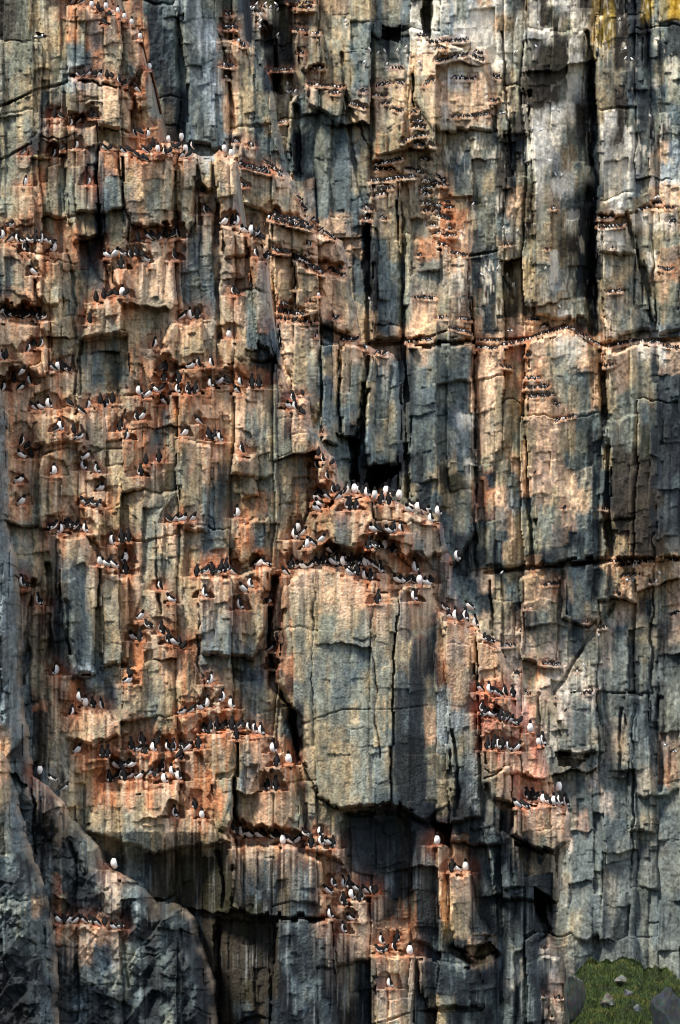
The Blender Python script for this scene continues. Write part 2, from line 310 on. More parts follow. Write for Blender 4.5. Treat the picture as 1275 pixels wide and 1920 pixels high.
def retouch(r, c, ch):
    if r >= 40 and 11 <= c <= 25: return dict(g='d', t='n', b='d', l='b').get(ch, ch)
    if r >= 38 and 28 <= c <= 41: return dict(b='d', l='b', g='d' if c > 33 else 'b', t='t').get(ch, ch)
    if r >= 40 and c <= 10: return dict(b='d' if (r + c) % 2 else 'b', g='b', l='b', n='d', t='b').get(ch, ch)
    if r < 16 and c >= 32: return dict(g='t' if (r + c) % 2 else 'g', b='g' if (r + 2 * c) % 3 else 'b').get(ch, ch)
    if r >= 32 and c >= 43: return (dict(p='p' if (r * 3 + c) % 4 == 0 else 'b', t='g', g='b') if r < 39 else dict(p='g', t='g', g='b', o='t', d='d' if (r + c) % 3 == 0 else 'b')).get(ch, ch)
    return ch
ROCK_TONE = [''.join(retouch(r, c, ch) for c, ch in enumerate((row + 'gggg')[:51])) for r, row in enumerate(ROCK_TONE)]
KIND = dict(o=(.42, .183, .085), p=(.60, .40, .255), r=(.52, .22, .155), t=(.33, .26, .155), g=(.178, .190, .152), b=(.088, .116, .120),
            l=(.30, .335, .33), d=(.016, .022, .026), k=(.009, .011, .013), n=(.034, .028, .020), w=(.72, .67, .55), y=(.42, .28, .04), m=(.028, .027, .011))  # d and k: dark rock with shade worked into the colour
MAP = np.array([[KIND.get(c.lower(), KIND['g']) for c in (row + 'gggg')[:51]] for row in ROCK_TONE], np.float32)   # rows x 51 x 3
NR = MAP.shape[0]
ALT = dict(KIND, o=(.235, .228, .152), p=KIND['t'], y=KIND['t'], b=KIND['g'], t=KIND['g'], g=KIND['t'], w=KIND['l'], r=KIND['p'], d=KIND['b'], l=KIND['b'], n=KIND['m'])
AWT = np.array([[dict(o=.80, y=.05, r=.3, p=.22, t=.3, d=-.1, k=-.2, m=-.1, n=-.1).get(c.lower(), .2) for c in (row + 'gggg')[:51]] for row in ROCK_TONE], np.float32)
MAP2 = np.array([[ALT.get(c.lower(), ALT['g']) for c in (row + 'gggg')[:51]] for row in ROCK_TONE], np.float32)

# ------------------------------------------------------------------ measuring grid
STEP = 1.75
gu = np.arange(-130, 1400, STEP, dtype=np.float32); gv = np.arange(-80, 1990, STEP, dtype=np.float32)
U, V = np.meshgrid(gu, gv)
W_, H_ = len(gu), len(gv)
WX = 16 * fbm(U / 90, V / 160, 11) + 5 * vnoise(U / 14, V / 30, 12)
WY = 22 * fbm(U / 60, V / 120, 21) + 6 * vnoise(U / 10, V / 25, 22)
BR = {}
for nm, bw, bh, s in (('L', 96, 240, 5), ('M', 36, 112, 6), ('S', 12.5, 36, 8)):
    k = dict(L=1.0, M=.7, S=.3)[nm]
    BR[nm] = bricks(U + WX * k * .8, V + WY * k + (0.10 if nm != 'L' else .06) * U, bw, bh, s)

def relief(amp=1.0, smooth=0.0):
    """depth in grid units from joints, broken blocks and rough faces"""
    d = np.zeros_like(U)
    for nm, off, sl_, cd, cw, s in (('L', 44, .45, 11, 3.2, 31), ('M', 11, .44, 4.0, 1.9, 41), ('S', 3.0, .40, 1.2, 1.3, 51)):
        c, q, lx, ly, ex, ey, bw, bh = BR[nm]
        if nm != 'L': g = np.clip(hsh(BR['L'][0], BR['L'][1], 35) * 1.5 - .1, .1, 1.15) if nm == 'M' else np.clip(.55 + 1.5 * fbm(U / 60, V / 80, 36), .05, 1.2)
        else: g = 1.0
        off, sl_, cd = off * g, sl_ * (g if nm == 'S' else 1) * (1.45 if nm == 'L' else 1), cd * (g if nm != 'L' else 1)
        d += (hsh(c, q, s) - .5) * off
        d += (hsh(c, q, s + 1) - .5) * 2 * sl_ * lx * bw
        d += (hsh(c, q, s + 2) - .62) * 1.1 * sl_ * np.clip(ly * bh, -45, 45) * .55
        on = (hsh(c, 3, s + 4) > .45); on2 = (hsh(c, q, s + 5) > .5)
        d += cd * on * np.exp(-(ex / cw) ** 2) + cd * on2 * np.exp(-(ey / (cw * .8)) ** 2)
    d += 16 * fbm(U / 150, V / 260, 61, 3)
    d += 5.5 * vnoise(U / 22, V / 50, 65) + 2.6 * vnoise(U / 9, V / 22, 66) + 2.4 * vnoise(U / 4.2, V / 9, 67) + 1.5 * vnoise(U / 2.2, V / 3.6, 68)
    return d * amp

def tint(seed=0):
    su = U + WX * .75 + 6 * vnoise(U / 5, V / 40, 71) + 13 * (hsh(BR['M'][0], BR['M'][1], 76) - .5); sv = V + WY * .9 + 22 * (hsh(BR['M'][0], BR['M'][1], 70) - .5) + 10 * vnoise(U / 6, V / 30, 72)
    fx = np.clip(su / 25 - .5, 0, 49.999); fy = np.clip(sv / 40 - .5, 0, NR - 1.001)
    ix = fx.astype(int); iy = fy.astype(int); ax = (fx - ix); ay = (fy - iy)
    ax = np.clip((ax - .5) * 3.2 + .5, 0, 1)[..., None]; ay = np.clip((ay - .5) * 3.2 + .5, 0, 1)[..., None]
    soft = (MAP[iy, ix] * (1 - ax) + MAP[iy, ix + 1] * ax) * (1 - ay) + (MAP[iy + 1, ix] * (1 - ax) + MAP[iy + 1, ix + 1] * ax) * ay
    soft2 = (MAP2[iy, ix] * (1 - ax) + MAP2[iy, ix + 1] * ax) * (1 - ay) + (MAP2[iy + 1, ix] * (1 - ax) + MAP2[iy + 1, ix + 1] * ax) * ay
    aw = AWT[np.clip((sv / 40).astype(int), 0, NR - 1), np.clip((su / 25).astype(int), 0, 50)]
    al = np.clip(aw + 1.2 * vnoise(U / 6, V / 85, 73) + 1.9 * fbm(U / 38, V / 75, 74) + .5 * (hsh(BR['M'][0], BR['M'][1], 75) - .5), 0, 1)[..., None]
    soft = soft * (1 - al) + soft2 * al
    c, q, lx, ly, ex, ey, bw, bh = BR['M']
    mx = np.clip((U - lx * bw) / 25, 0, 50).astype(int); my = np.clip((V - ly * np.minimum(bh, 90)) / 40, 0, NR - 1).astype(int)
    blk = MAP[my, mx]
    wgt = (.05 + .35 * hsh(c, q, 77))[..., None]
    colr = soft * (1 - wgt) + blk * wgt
    # every block weathers a little differently
    v1 = .80 + .40 * hsh(c, q, 78); c2, q2 = BR['S'][0], BR['S'][1]
    v2 = .86 + .28 * hsh(c2, q2, 79)
    sm = np.clip(.38 + 1.2 * fbm(U / 70, V / 110, 86), .05, 1.0)
    st = 1 + sm * .75 * vnoise(U / 3.2, V / 70, 81) + sm * .7 * vnoise(U / 7.5, V / 140, 82) + sm * .5 * vnoise(U / 1.9, V / 26, 83)
    sp = np.clip(1 + .75 * vnoise(U / 2.4, V / 2.8, 84) + .6 * vnoise(U / 5.5, V / 6.5, 85), .3, 2)
    k = (v1 * v2 * np.clip(st, .45, 1.7) * sp)[..., None]
    hue = (.10 * fbm(U / 40, V / 90, 88))[..., None] * np.array([1.2, .2, -1.4], np.float32)
    return np.clip(colr * k * (1 + hue), .006, .8)

BASE_TINT = tint()
STREAK = np.clip(.5 + 1.2 * vnoise(U / 3.5, V / 90, 91) + .9 * vnoise(U / 8, V / 120, 92), 0, 1)

def window(x, y, l, r, t, b):
    i0 = max(0, int((x - l - gu[0]) / STEP)); i1 = min(W_, int((x + r - gu[0]) / STEP) + 2)
    j0 = max(0, int((y - t - gv[0]) / STEP)); j1 = min(H_, int((y + b - gv[0]) / STEP) + 2)
    return slice(j0, j1), slice(i0, i1)

def stains_and_ledges(lst):
    """droppings feed rust coloured algae round every perch; the perch itself is a step in the rock"""
    rust = np.zeros_like(U); run = np.zeros_like(U); step = np.zeros_like(U)
    for b in lst:
        h = b['h']; x, y = b['x'], b['y']
        sl2 = window(x, y, 1.5 * h, 1.5 * h, 2.2 * h, 5.5 * h)
        u = U[sl2] - x; v = V[sl2] - y
        if u.size == 0: continue
        lat = np.exp(-(u / (.85 * h)) ** 2)
        up = np.where(v < 0, np.exp(-(v / (1.0 * h)) ** 2), np.exp(-v / (.75 * h)))
        rust[sl2] = np.maximum(rust[sl2], lat * up)
        run[sl2] = np.maximum(run[sl2], np.exp(-(u / (.8 * h)) ** 2) * np.where(v > 0, np.exp(-v / (1.7 * h)), 0))
        win = 1 / (1 + (np.abs(u) / (.85 * h)) ** 6)
        pr = np.where(v < 0, .55 * h * np.exp(v / (1.3 * h)), -.55 * h * np.exp(-v / (2.2 * h))) * win
        s = step[sl2]; step[sl2] = np.where(np.abs(pr) > np.abs(s), pr, s)
    return rust, run, step

# ------------------------------------------------------------------ rock bodies traced block by block
MASK_A = [(-300,-300),(205,-300),(215,5),(245,35),(262,55),(272,85),(274,120),(287,130),(288,205),(292,215),(306,210),(308,265),(325,262),(350,272),(365,287),(395,291),(410,276),(430,290),(445,303),(450,395),(458,425),(492,440),(500,470),(505,560),(520,640),(532,700),(545,740),(578,748),(584,800),(600,830),(628,860),(640,900),(650,920),(700,925),(745,937),(790,966),(830,977),(835,1000),(840,1035),(850,1050),(852,1100),(868,1130),(880,1160),(905,1190),(940,1210),(955,1250),(962,1290),(975,1330),(1000,1370),(1020,1400),(1035,1450),(1042,1490),(1062,1510),(1075,1540),(1070,1580),(1055,1620),(1052,1690),(1045,1705),(1040,1740),(1015,1768),(1012,1800),(1015,1850),(1010,2300),(-300,2300)]
MASK_B = [(170,-300),(455,-300),(460,70),(487,112),(503,145),(513,180),(522,240),(540,322),(556,345),(575,400),(610,430),(645,458),(655,500),(663,560),(680,640),(700,655),(735,665),(750,690),(757,800),(752,885),(748,960),(700,1010),(290,1010),(170,400)]
MASK_C = [(430,-300),(1700,-300),(1700,2300),(940,2300),(700,1200),(430,600)]
MASK_F = [(-300,-300),(-150,-300),(-110,260),(-52,600),(-14,690),(4,735),(14,800),(16,940),(24,1030),(36,1100),(40,1300),(52,1380),(58,1455),(76,1462),(100,1490),(125,1512),(150,1552),(186,1582),(196,1618),(206,1630),(250,1652),(290,1690),(332,1692),(360,1722),(380,1790),(400,1840),(412,2300),(-300,2300)]
MASK_N = [(-300,1390),(0,1402),(20,1442),(36,1512),(46,1562),(62,1612),(84,1662),(95,1722),(106,1800),(116,2300),(-300,2300)]
# blocks: outline, how far they stand proud (-) or back (+), how much they turn away to the right and downward (per 100 units), all in grid units
BLOCKS = {
'A': [
 ([(130,10),(200,10),(265,60),(275,80),(275,110),(235,170),(130,140)], -45, 12, 0),
 ([(265,125),(285,130),(287,205),(262,210),(255,180)], -28, 30, 0),
 ([(130,150),(170,148),(230,165),(250,190),(248,250),(190,240),(185,225),(130,215)], -50, 20, 0),
 ([(60,255),(95,228),(125,225),(128,285),(100,300),(60,300)], -26, -20, 0),
 ([(125,232),(185,238),(185,440),(130,455),(125,380)], -40, -28, 0),
 ([(186,262),(222,285),(236,400),(245,425),(225,560),(190,470)], -38, 34, 0),
 ([(225,285),(310,290),(328,320),(325,430),(245,425),(235,400)], -46, 6, 0),
 ([(331,302),(365,292),(370,420),(352,470),(335,440)], -32, 14, 0),
 ([(375,302),(400,295),(402,355),(380,362)], -36, 5, 0),
 ([(403,290),(445,303),(450,400),(410,410)], -40, 40, 0),
 ([(410,424),(455,430),(460,480),(418,482)], -36, 26, 30),
 ([(456,428),(495,450),(502,560),(530,690),(480,640),(462,500)], -34, 46, 0),
 ([(320,602),(376,600),(395,690),(330,684),(300,662)], -40, 10, 0),
 ([(430,640),(465,670),(462,702),(414,692)], -26, -22, 30),
 ([(150,640),(240,625),(242,735),(135,748)], 24, 10, -8),
 ([(170,572),(232,552),(236,622),(152,636)], -24, 8, 0),
 ([(0,455),(58,490),(66,580),(0,578)], -36, 30, 0),
 ([(60,478),(100,482),(126,560),(100,572),(84,576),(68,560)], -30, 25, 0),
 ([(-36,600),(92,606),(92,700),(-36,720)], -34, 4, 0),
 ([(60,772),(147,782),(152,832),(60,832)], -24, 0, 0),
 ([(330,822),(396,832),(386,1000),(335,992)], -28, 20, 0),
 ([(440,862),(476,852),(488,930),(452,936)], -26, 10, 14),
 ([(105,1002),(166,1000),(186,1062),(180,1262),(140,1270),(110,1100)], -62, 26, 0),
 ([(188,1072),(245,1076),(240,1242),(192,1250)], -26, 8, 0),
 ([(155,950),(190,952),(192,1030),(160,1000)], -18, 8, 0),
 ([(370,1082),(450,1082),(506,1062),(496,1180),(470,1232),(375,1232)], -52, 12, 0),
 ([(450,985),(500,972),(498,1054),(427,1056)], -24, 18, 18),
 ([(585,962),(630,936),(690,932),(700,1000),(690,1040),(620,1050),(580,1062),(572,1012)], -66, -8, -6),
 ([(692,932),(745,942),(830,986),(840,1030),(770,1062),(702,1000)], -50, 22, 0),
 ([(532,1130),(545,1082),(600,1056),(650,1076),(705,1110),(756,1120),(752,1230),(740,1500),(710,1512),(640,1521),(625,1525),(585,1480),(562,1424),(548,1340),(512,1284)], -75, 6, -6, .62),
 ([(742,1106),(805,1092),(830,1150),(840,1250),(850,1400),(850,1500),(800,1542),(734,1506),(740,1240)], -31, 60, 0, .6),
 ([(826,1150),(890,1182),(900,1400),(905,1532),(846,1545),(838,1300)], -34, 34, 0),
 ([(890,1192),(940,1212),(960,1280),(1000,1370),(1040,1450),(1035,1500),(960,1512),(940,1480),(905,1462),(896,1262)], -50, 22, 0),
 ([(905,1462),(942,1440),(958,1440),(960,1512),(918,1500)], -74, 10, 10),
 ([(962,1512),(1030,1500),(1070,1532),(1066,1580),(1040,1600),(962,1572)], -112, 26, 10),
 ([(906,1542),(960,1574),(1040,1606),(1046,1690),(1000,1700),(930,1680)], -34, 30, 0),
 ([(628,1528),(742,1518),(772,1545),(772,1745),(705,1742),(650,1640)], 34, 4, -4),
 ([(556,1418),(600,1490),(642,1526),(646,1625),(616,1604),(572,1584),(568,1480)], -34, 10, 0),
 ([(776,1560),(830,1552),(840,1700),(826,1792),(772,1762)], -16, 8, 0),
 ([(842,1640),(886,1640),(890,1690),(917,1746),(880,1800),(846,1772)], -56, 22, 10),
 ([(427,1592),(480,1582),(560,1592),(610,1612),(616,1720),(540,1722),(470,1716),(432,1700)], -70, 18, 0),
 ([(518,1726),(626,1726),(642,1990),(505,1990)], -60, 24, 0),
 ([(405,1722),(512,1724),(500,1990),(414,1990)], 30, -20, 0),
 ([(445,1372),(500,1382),(548,1442),(568,1560),(440,1556)], -64, 14, 0),
 ([(350,1392),(440,1372),(438,1556),(412,1560),(388,1440)], -44, -30, 0),
 ([(190,1482),(330,1482),(400,1545),(428,1580),(300,1602),(160,1562)], -34, 6, -20),
 ([(148,1332),(202,1336),(246,1372),(172,1402),(126,1380)], -30, 10, 0),
 ([(700,1792),(770,1790),(782,1860),(776,1990),(716,1990)], -34, 10, 0),
 ([(782,1800),(895,1810),(905,1890),(800,1896)], -40, 16, 8),
],
'B': [
 ([(320,-36),(408,-36),(420,60),(430,280),(352,268),(345,120)], -30, 30, 0),
 ([(412,62),(455,80),(530,300),(520,325),(446,300),(430,120)], -6, 34, 0),
 ([(446,308),(540,330),(556,350),(572,400),(500,405),(455,380)], -24, 26, 0),
 ([(498,412),(575,426),(642,458),(650,500),(560,480),(500,470)], -34, 22, 0),
 ([(502,474),(550,478),(552,560),(522,580)], -22, 20, 0),
 ([(552,490),(610,512),(652,525),(660,620),(600,610),(556,590)], -38, 18, 0),
 ([(520,602),(596,612),(598,790),(560,740),(530,690)], -26, 16, 0),
 ([(600,628),(636,640),(640,840),(608,830),(602,720)], -34, 24, 0),
 ([(638,642),(680,648),(690,720),(672,820),(640,820)], -44, 16, 0),
 ([(692,662),(735,668),(752,692),(756,800),(750,868),(690,876),(684,760)], -64, 30, 0),
],
'C': [
 ([(692,342),(750,342),(754,640),(694,640)], -34, 26, 0),
 ([(758,442),(875,482),(876,560),(884,638),(760,640)], -46, 10, 0),
 ([(700,120),(775,120),(752,330),(702,310)], -20, 20, 0),
 ([(780,78),(910,92),(925,250),(822,250),(780,192)], -26, 6, 0),
 ([(550,60),(606,62),(606,130),(560,132)], -30, 10, 0),
 ([(575,162),(645,168),(640,240),(575,190)], -34, 14, 0),
 ([(542,182),(555,176),(556,330),(546,320)], -20, 10, 0),
 ([(762,648),(884,642),(896,1000),(850,1062),(772,965)], -62, 32, 0),
 ([(892,660),(985,642),(1000,1060),(912,1062)], -10, 14, 0),
 ([(986,642),(1060,618),(1124,660),(1140,1045),(1012,1062),(986,800)], -50, 40, 0),
 ([(1136,660),(1250,644),(1312,660),(1312,1048),(1152,1048),(1142,850)], -56, 30, 0),
 ([(1116,424),(1180,420),(1226,622),(1140,638)], -50, 34, 0),
 ([(1182,396),(1270,392),(1275,620),(1232,630)], -20, 20, 0),
 ([(986,52),(1095,62),(1100,600),(1062,604),(1002,590)], -30, 30, 0),
 ([(1116,30),(1208,30),(1226,390),(1122,416)], -40, 34, 0),
 ([(1044,1302),(1122,1292),(1130,1412),(1052,1420)], -34, 14, 0),
 ([(1052,1060),(1140,1056),(1140,1150),(1100,1175),(1056,1160)], -26, 18, 0),
 ([(1172,1292),(1215,1300),(1232,1560),(1180,1560)], -26, 22, 0),
 ([(1000,1800),(1050,1790),(1062,1870),(1055,1990),(1002,1990)], -40, 24, 0),
 ([(975,1080),(1050,1080),(1048,1240),(1020,1250),(980,1240)], -22, 16, 0),
]}
# gullies, joints and caves: line, half width, depth (grid units)
CRACKS = {
'A': [([(515,1085),(502,1200),(520,1290),(552,1345),(562,1420)], 9, 150), ([(548,1340),(562,1400)], 11, 140), ([(329,310),(334,440)], 3, 30), ([(367,300),(374,420)], 4, 45),
 ([(406,385),(410,640)], 6, 55), ([(-40,212),(0,200),(60,172),(132,153)], 4, 46), ([(127,470),(140,560),(138,740)], 5, 36), ([(62,1090),(44,1280)], 7, 55), ([(90,1060),(96,1260)], 8, 80),
 ([(290,980),(300,1150)], 3, 24), ([(374,1110),(371,1240),(386,1292)], 3.5, 34), ([(590,1060),(585,1230),(587,1400)], 2, 16), ([(688,1070),(690,1110),(705,1112)], 2, 20),
 ([(700,1120),(690,1200),(705,1270),(704,1340),(712,1420)], 2, 16), ([(560,1360),(640,1330),(745,1330),(800,1322)], 1.6, 12), ([(846,1370),(860,1440),(855,1530)], 5, 60), ([(815,1545),(838,1560),(842,1600)], 6, 70),
 ([(0,300),(60,270)], 3, 26), ([(120,1130),(136,1240)], 9, 60), ([(846,1776),(885,1806),(930,1790)], 8, 80), ([(1012,1700),(1030,1760)], 10, 70), ([(470,1718),(616,1724)], 3, 34), ([(404,1740),(410,1960)], 7, 80),
 ([(410,1600),(425,1720)], 8, 50), ([(645,1527),(740,1521),(800,1548)], 6, 36), ([(150,640),(148,740)], 6, 40), ([(505,640),(540,742)], 3, 30), ([(690,1925),(780,1895),(900,1895)], 3, 36), ([(580,870),(575,960),(560,1010)], 4, 40)],
'B': [([(662,822),(668,930)], 7, 90), ([(600,625),(603,780)], 2.5, 30), ([(637,642),(640,830)], 3, 36), ([(682,720),(678,830)], 5, 60), ([(432,60),(436,290)], 3, 34), ([(500,470),(552,480)], 2, 24), ([(555,480),(556,600)], 2, 28), ([(596,604),(660,640)], 4, 50)],
'C': [([(688,400),(690,640)], 11, 90), ([(751,342),(756,640)], 3.2, 44), ([(757,640),(770,930)], 7, 70), ([(887,600),(892,1080)], 4.5, 50), ([(690,648),(758,642),(800,632),(840,620)], 3.5, 50), ([(885,640),(990,634),(1060,610)], 3.5, 60), ([(1128,648),(1190,640),(1312,636)], 5, 80),
 ([(905,1074),(1050,1060),(1142,1052)], 4.5, 80), ([(1102,60),(1110,180),(1108,400),(1112,620)], 10, 100), ([(800,0),(803,72)], 7, 120), ([(1124,660),(1140,860),(1145,1040)], 6, 60), ([(1225,1000),(1220,1300)], 3.5, 40), ([(1240,1310),(1238,1480)], 8, 60),
 ([(1150,1130),(1040,1300)], 4, 34), ([(985,820),(1000,1060)], 4, 50), ([(776,140),(778,200)], 4, 60), ([(555,200),(562,330)], 8, 70), ([(500,60),(520,170)], 14, 80), ([(700,290),(640,170)], 3, 30), ([(640,100),(662,300),(690,400)], 5, 46), ([(1222,400),(1228,620)], 3, 40),
 ([(1165,1330),(1160,1480)], 5, 40), ([(1052,1412),(1100,1418)], 5, 70), ([(915,1090),(930,1210)], 4, 46), ([(1015,1420),(1010,1300)], 4, 30), ([(1188,1320),(1186,1620)], 3, 36), ([(940,60),(960,330)], 3, 40), ([(880,480),(930,470),(960,560)], 3, 40)],
'F': [([(100,1500),(118,1560),(160,1640)], 6, 60), ([(60,1460),(66,1600)], 4, 40), ([(150,1850),(215,1845)], 2, 18), ([(0,1240),(30,1230)], 2, 20), ([(232,1760),(240,1850)], 4, 20)],
'N': [([(8,1680),(10,1700)], 4, 30), ([(75,1700),(88,1900)], 4, 24)]}
CAVES = {
'A': [([(1002,1660),(1040,1690),(1052,1694),(1040,1740),(1012,1765),(1004,1720)], 110), ([(846,1776),(918,1768),(935,1785),(900,1800)], 90), ([(815,1540),(845,1545),(842,1590),(818,1575)], 80)],
'B': [([(692,874),(750,870),(750,884),(722,905),(690,930),(684,900)], 150), ([(655,818),(674,824),(672,930),(656,910)], 70)],
'C': [([(1044,1412),(1070,1408),(1072,1420),(1100,1424),(1080,1440),(1046,1436)], 60), ([(715,52),(750,50),(750,78),(712,70)], 50), ([(786,20),(806,0),(808,70),(792,64)], 90), ([(945,250),(1000,250),(990,330),(950,330)], 14)]}

LAYERS = dict(A=(MASK_A, 100.0), B=(MASK_B, 168.0), C=(MASK_C, 262.0), F=(MASK_F, 96.5), N=(MASK_N, 93.5))
EDGE_U = U + 5 * (hsh(BR['S'][0], BR['S'][1], 95) - .5) + 4 * vnoise(U / 14, V / 22, 96)
EDGE_V = V + 7 * (hsh(BR['S'][0], BR['S'][1], 97) - .5) + 4 * vnoise(U / 14, V / 22, 98)
inA = poly_inside(U, V, MASK_A); dA = seg_dist(U, V, MASK_A, True)
inB = poly_inside(U, V, MASK_B); dB = seg_dist(U, V, MASK_B, True)
inF = poly_inside(U, V, MASK_F); dF = seg_dist(U, V, MASK_F, True)
REL = relief()
DEPTH, TINT, FACE = {}, {}, {}
dedge = dict(F=seg_dist(EDGE_U, EDGE_V, MASK_F, True), N=seg_dist(EDGE_U, EDGE_V, MASK_N, True))
for L, (mask, D0) in LAYERS.items():
    ps = D0 / F
    ins = poly_inside(EDGE_U, EDGE_V, mask)
    if L == 'C': ins &= ~(inA & (dA > 270)) & ~(inB & (dB > 110) & (dA > 270))
    if L == 'B': ins &= ~(inA & (dA > 230))
    if L == 'A': ins &= ~(inF & (dF > 110))
    d = REL.copy()
    if L in 'FN': 
        ru, rv = U * .85 + V * .30, V * .85 - U * .30
        d = d * .58 + 46 * fbm(ru / 60, rv / 170, 141, 4) - 26 * np.abs(fbm(ru / 34, rv / 80, 143, 3)) + 5 * vnoise(ru / 7, rv / 9, 144)
        for bw_, bh_, am, sd in ((64, 120, 26, 201), (26, 48, 11, 211), (11, 19, 4, 221)):
            c, q, lx, ly, ex, ey, bw2, bh2 = bricks(ru + WX * .8 + .35 * rv, rv + WY, bw_, bh_, sd, .9)
            d = d + (hsh(c, q, sd + 1) - .5) * am * .7 + (hsh(c, q, sd + 2) - .5) * 2.0 * am * lx + (hsh(c, q, sd + 3) - .5) * 2.2 * am * ly
        d = d + 3 * vnoise(U / 3.4, V / 4, 149)
    if L == 'A': d += 60 * np.clip((V - 1560) / 60, 0, 1) * np.clip((430 - U) / 60, 0, 1)
    if L == 'B': d += .25 * (U - 500)
    if L == 'C': d += -.05 * (U - 900)
    if L == 'A': d += .10 * (U - 500) * (V > -999) * .6
    d += (HV - V) * (.16 if L in 'AFN' else .05)                    # the wall leans back
    fid = np.full(U.shape, -1, np.int32)
    base = d.copy(); lean = (HV - V) * (.16 if L in 'AFN' else .05) + (.06 * (U - 500) if L == 'A' else 0) + (.25 * (U - 500) if L == 'B' else 0)
    for k, (pts, dz, tx, ty, *fl) in enumerate(BLOCKS.get(L, [])):
        fl = fl[0] if fl else .2; dz = dz * 1.0
        eu = U + WX * .45 + 8 * (hsh(BR['S'][0], BR['S'][1], 99) - .5) + 3 * vnoise(U / 7, V / 12, 104); ev = V + WY * .35 + 9 * (hsh(BR['S'][0], BR['S'][1], 94) - .5)
        m = poly_inside(eu, ev, pts); e = seg_dist(eu, ev, pts, True)
        cx0 = np.mean([p[0] for p in pts]); cy0 = np.mean([p[1] for p in pts])
        ramp = np.clip(e / 5, 0, 1)
        if dz < 0: d = np.where(m, base + (dz + tx * (U - cx0) / 100 + ty * (V - cy0) / 100) * (.45 + .55 * ramp) - fl * (base - lean) * ramp, d)
        else: d = np.where(m, base + dz * ramp + tx * (U - cx0) / 100 + ty * (V - cy0) / 100, d)
        d += 3.5 * (hsh(BR['M'][0], BR['M'][1], 93) > .4) * np.exp(-((e - 1) / 1.8) ** 2)
        fid[m] = k
    for pts, hw, dep in CRACKS.get(L, []):
        e = seg_dist(U + 8 * vnoise(U / 18, V / 26, 101) + 3 * vnoise(U / 6, V / 7, 102), V, pts)
        d += dep * (.62 if L != 'C' else .5) * np.exp(-(e / (hw * (.75 + .9 * vnoise(U / 30, V / 44, 105)))) ** 4) * np.clip(.75 + 1.1 * vnoise(U / 20, V / 34, 103), 0, 1.3)
    for pts, dep in CAVES.get(L, []):
        m = poly_inside(EDGE_U, EDGE_V, pts); d += m * dep
    mine = [b for b in birds + far if b['L'] == L]
    rust, run, step = stains_and_ledges(mine)
    d += step
    e = seg_dist(EDGE_U, EDGE_V, mask, True)
    if L in 'FN': d += 150 * np.clip(1 - e / 40, 0, 1) ** 2
    elif L != 'C': d += 60 * np.clip(1 - e / 16, 0, 1) ** 2.2
    Dm = D0 + d * ps
    for b in mine:                                                   # keep every perch clear of rock in front
        h = b['h']; j = int(np.clip((b['y'] + 2.5 - gv[0]) / STEP, 0, H_ - 1)); i = int(np.clip((b['x'] - gu[0]) / STEP, 0, W_ - 1))
        lip = float(np.min(Dm[j, max(0, i - 2):i + 3])); b['D'] = lip + .32 * h * ps
        s2 = window(b['x'], b['y'], .7 * h, .7 * h, 1.4 * h, -1.0)
        r2 = ((U[s2] - b['x']) / (.55 * h)) ** 2 + ((V[s2] - b['y'] + .45 * h) / (.75 * h)) ** 2
        r2 = r2 + 1.3 * vnoise(U[s2] / 6, V[s2] / 8, 152) + .8 * (hsh(BR['S'][0][s2], BR['S'][1][s2], 153) - .5)
        Dm[s2] = np.where(r2 < 1.5, np.maximum(Dm[s2], lip + h * ps * (.95 - .5 * r2)), Dm[s2])
        s3 = window(b['x'], b['y'], .3 * h, .3 * h, 0.5, 3.0)
        Dm[s3] = np.minimum(Dm[s3], lip + .1 * h * ps)
        jt = window(b['x'], b['y'], .45 * h, .45 * h, 1.3 * h, 8)
    t = BASE_TINT.copy()
    if L in 'AF':
        wd = (np.clip((vnoise(U / 2.3, V / 75, 171) + .5 * vnoise(U / 8, V / 50, 172) - .30) * 6, 0, 1) * np.clip((V - 1560) / 80, 0, 1) * np.clip(.6 + 1.4 * fbm(U / 50, V / 60, 173), 0, 1) * .42)[..., None]
        t = t * (1 - wd) + wd * np.array([.34, .38, .38], np.float32)
    if L == 'F':
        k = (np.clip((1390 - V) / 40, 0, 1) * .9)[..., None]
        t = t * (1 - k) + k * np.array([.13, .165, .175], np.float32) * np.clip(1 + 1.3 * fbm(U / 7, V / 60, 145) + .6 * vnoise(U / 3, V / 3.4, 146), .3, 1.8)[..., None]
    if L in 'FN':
        k = (np.clip(1 - dedge[L] / 13, 0, 1) * np.clip(.5 + 1.5 * fbm(U / 22, V / 22, 147), 0, 1) * .8)[..., None]  # pale rim painted along the crest, like an edge catching light
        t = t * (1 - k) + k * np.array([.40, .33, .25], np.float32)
    if L == 'C': rust = rust * .62
    rr = np.clip(rust * (.75 + .5 * vnoise(U / 6, V / 9, 111)) * 1.05, 0, 1)[..., None]
    t = t * (1 - .88 * rr) + rr * .88 * np.array([.40, .132, .058], np.float32) * (.75 + .6 * (.5 + vnoise(U / 4, V / 5, 113)))[..., None]
    ru = np.clip(run * 1.1 - .08, 0, 1) * (1 - rr[..., 0])
    orr = (ru * np.clip(STREAK * 1.7 - .4, 0, 1))[..., None] * .68
    t = t * (1 - orr) + orr * np.array([.50, .255, .125], np.float32)
    wh = (np.clip(run ** .6 * 1.1 - .1, 0, 1) * np.clip((STREAK - .52) * 3.5, 0, 1) * (1 - .6 * rr[..., 0]))[..., None] * .85
    t = t * (1 - wh) + wh * np.array([.66, .56, .42], np.float32)
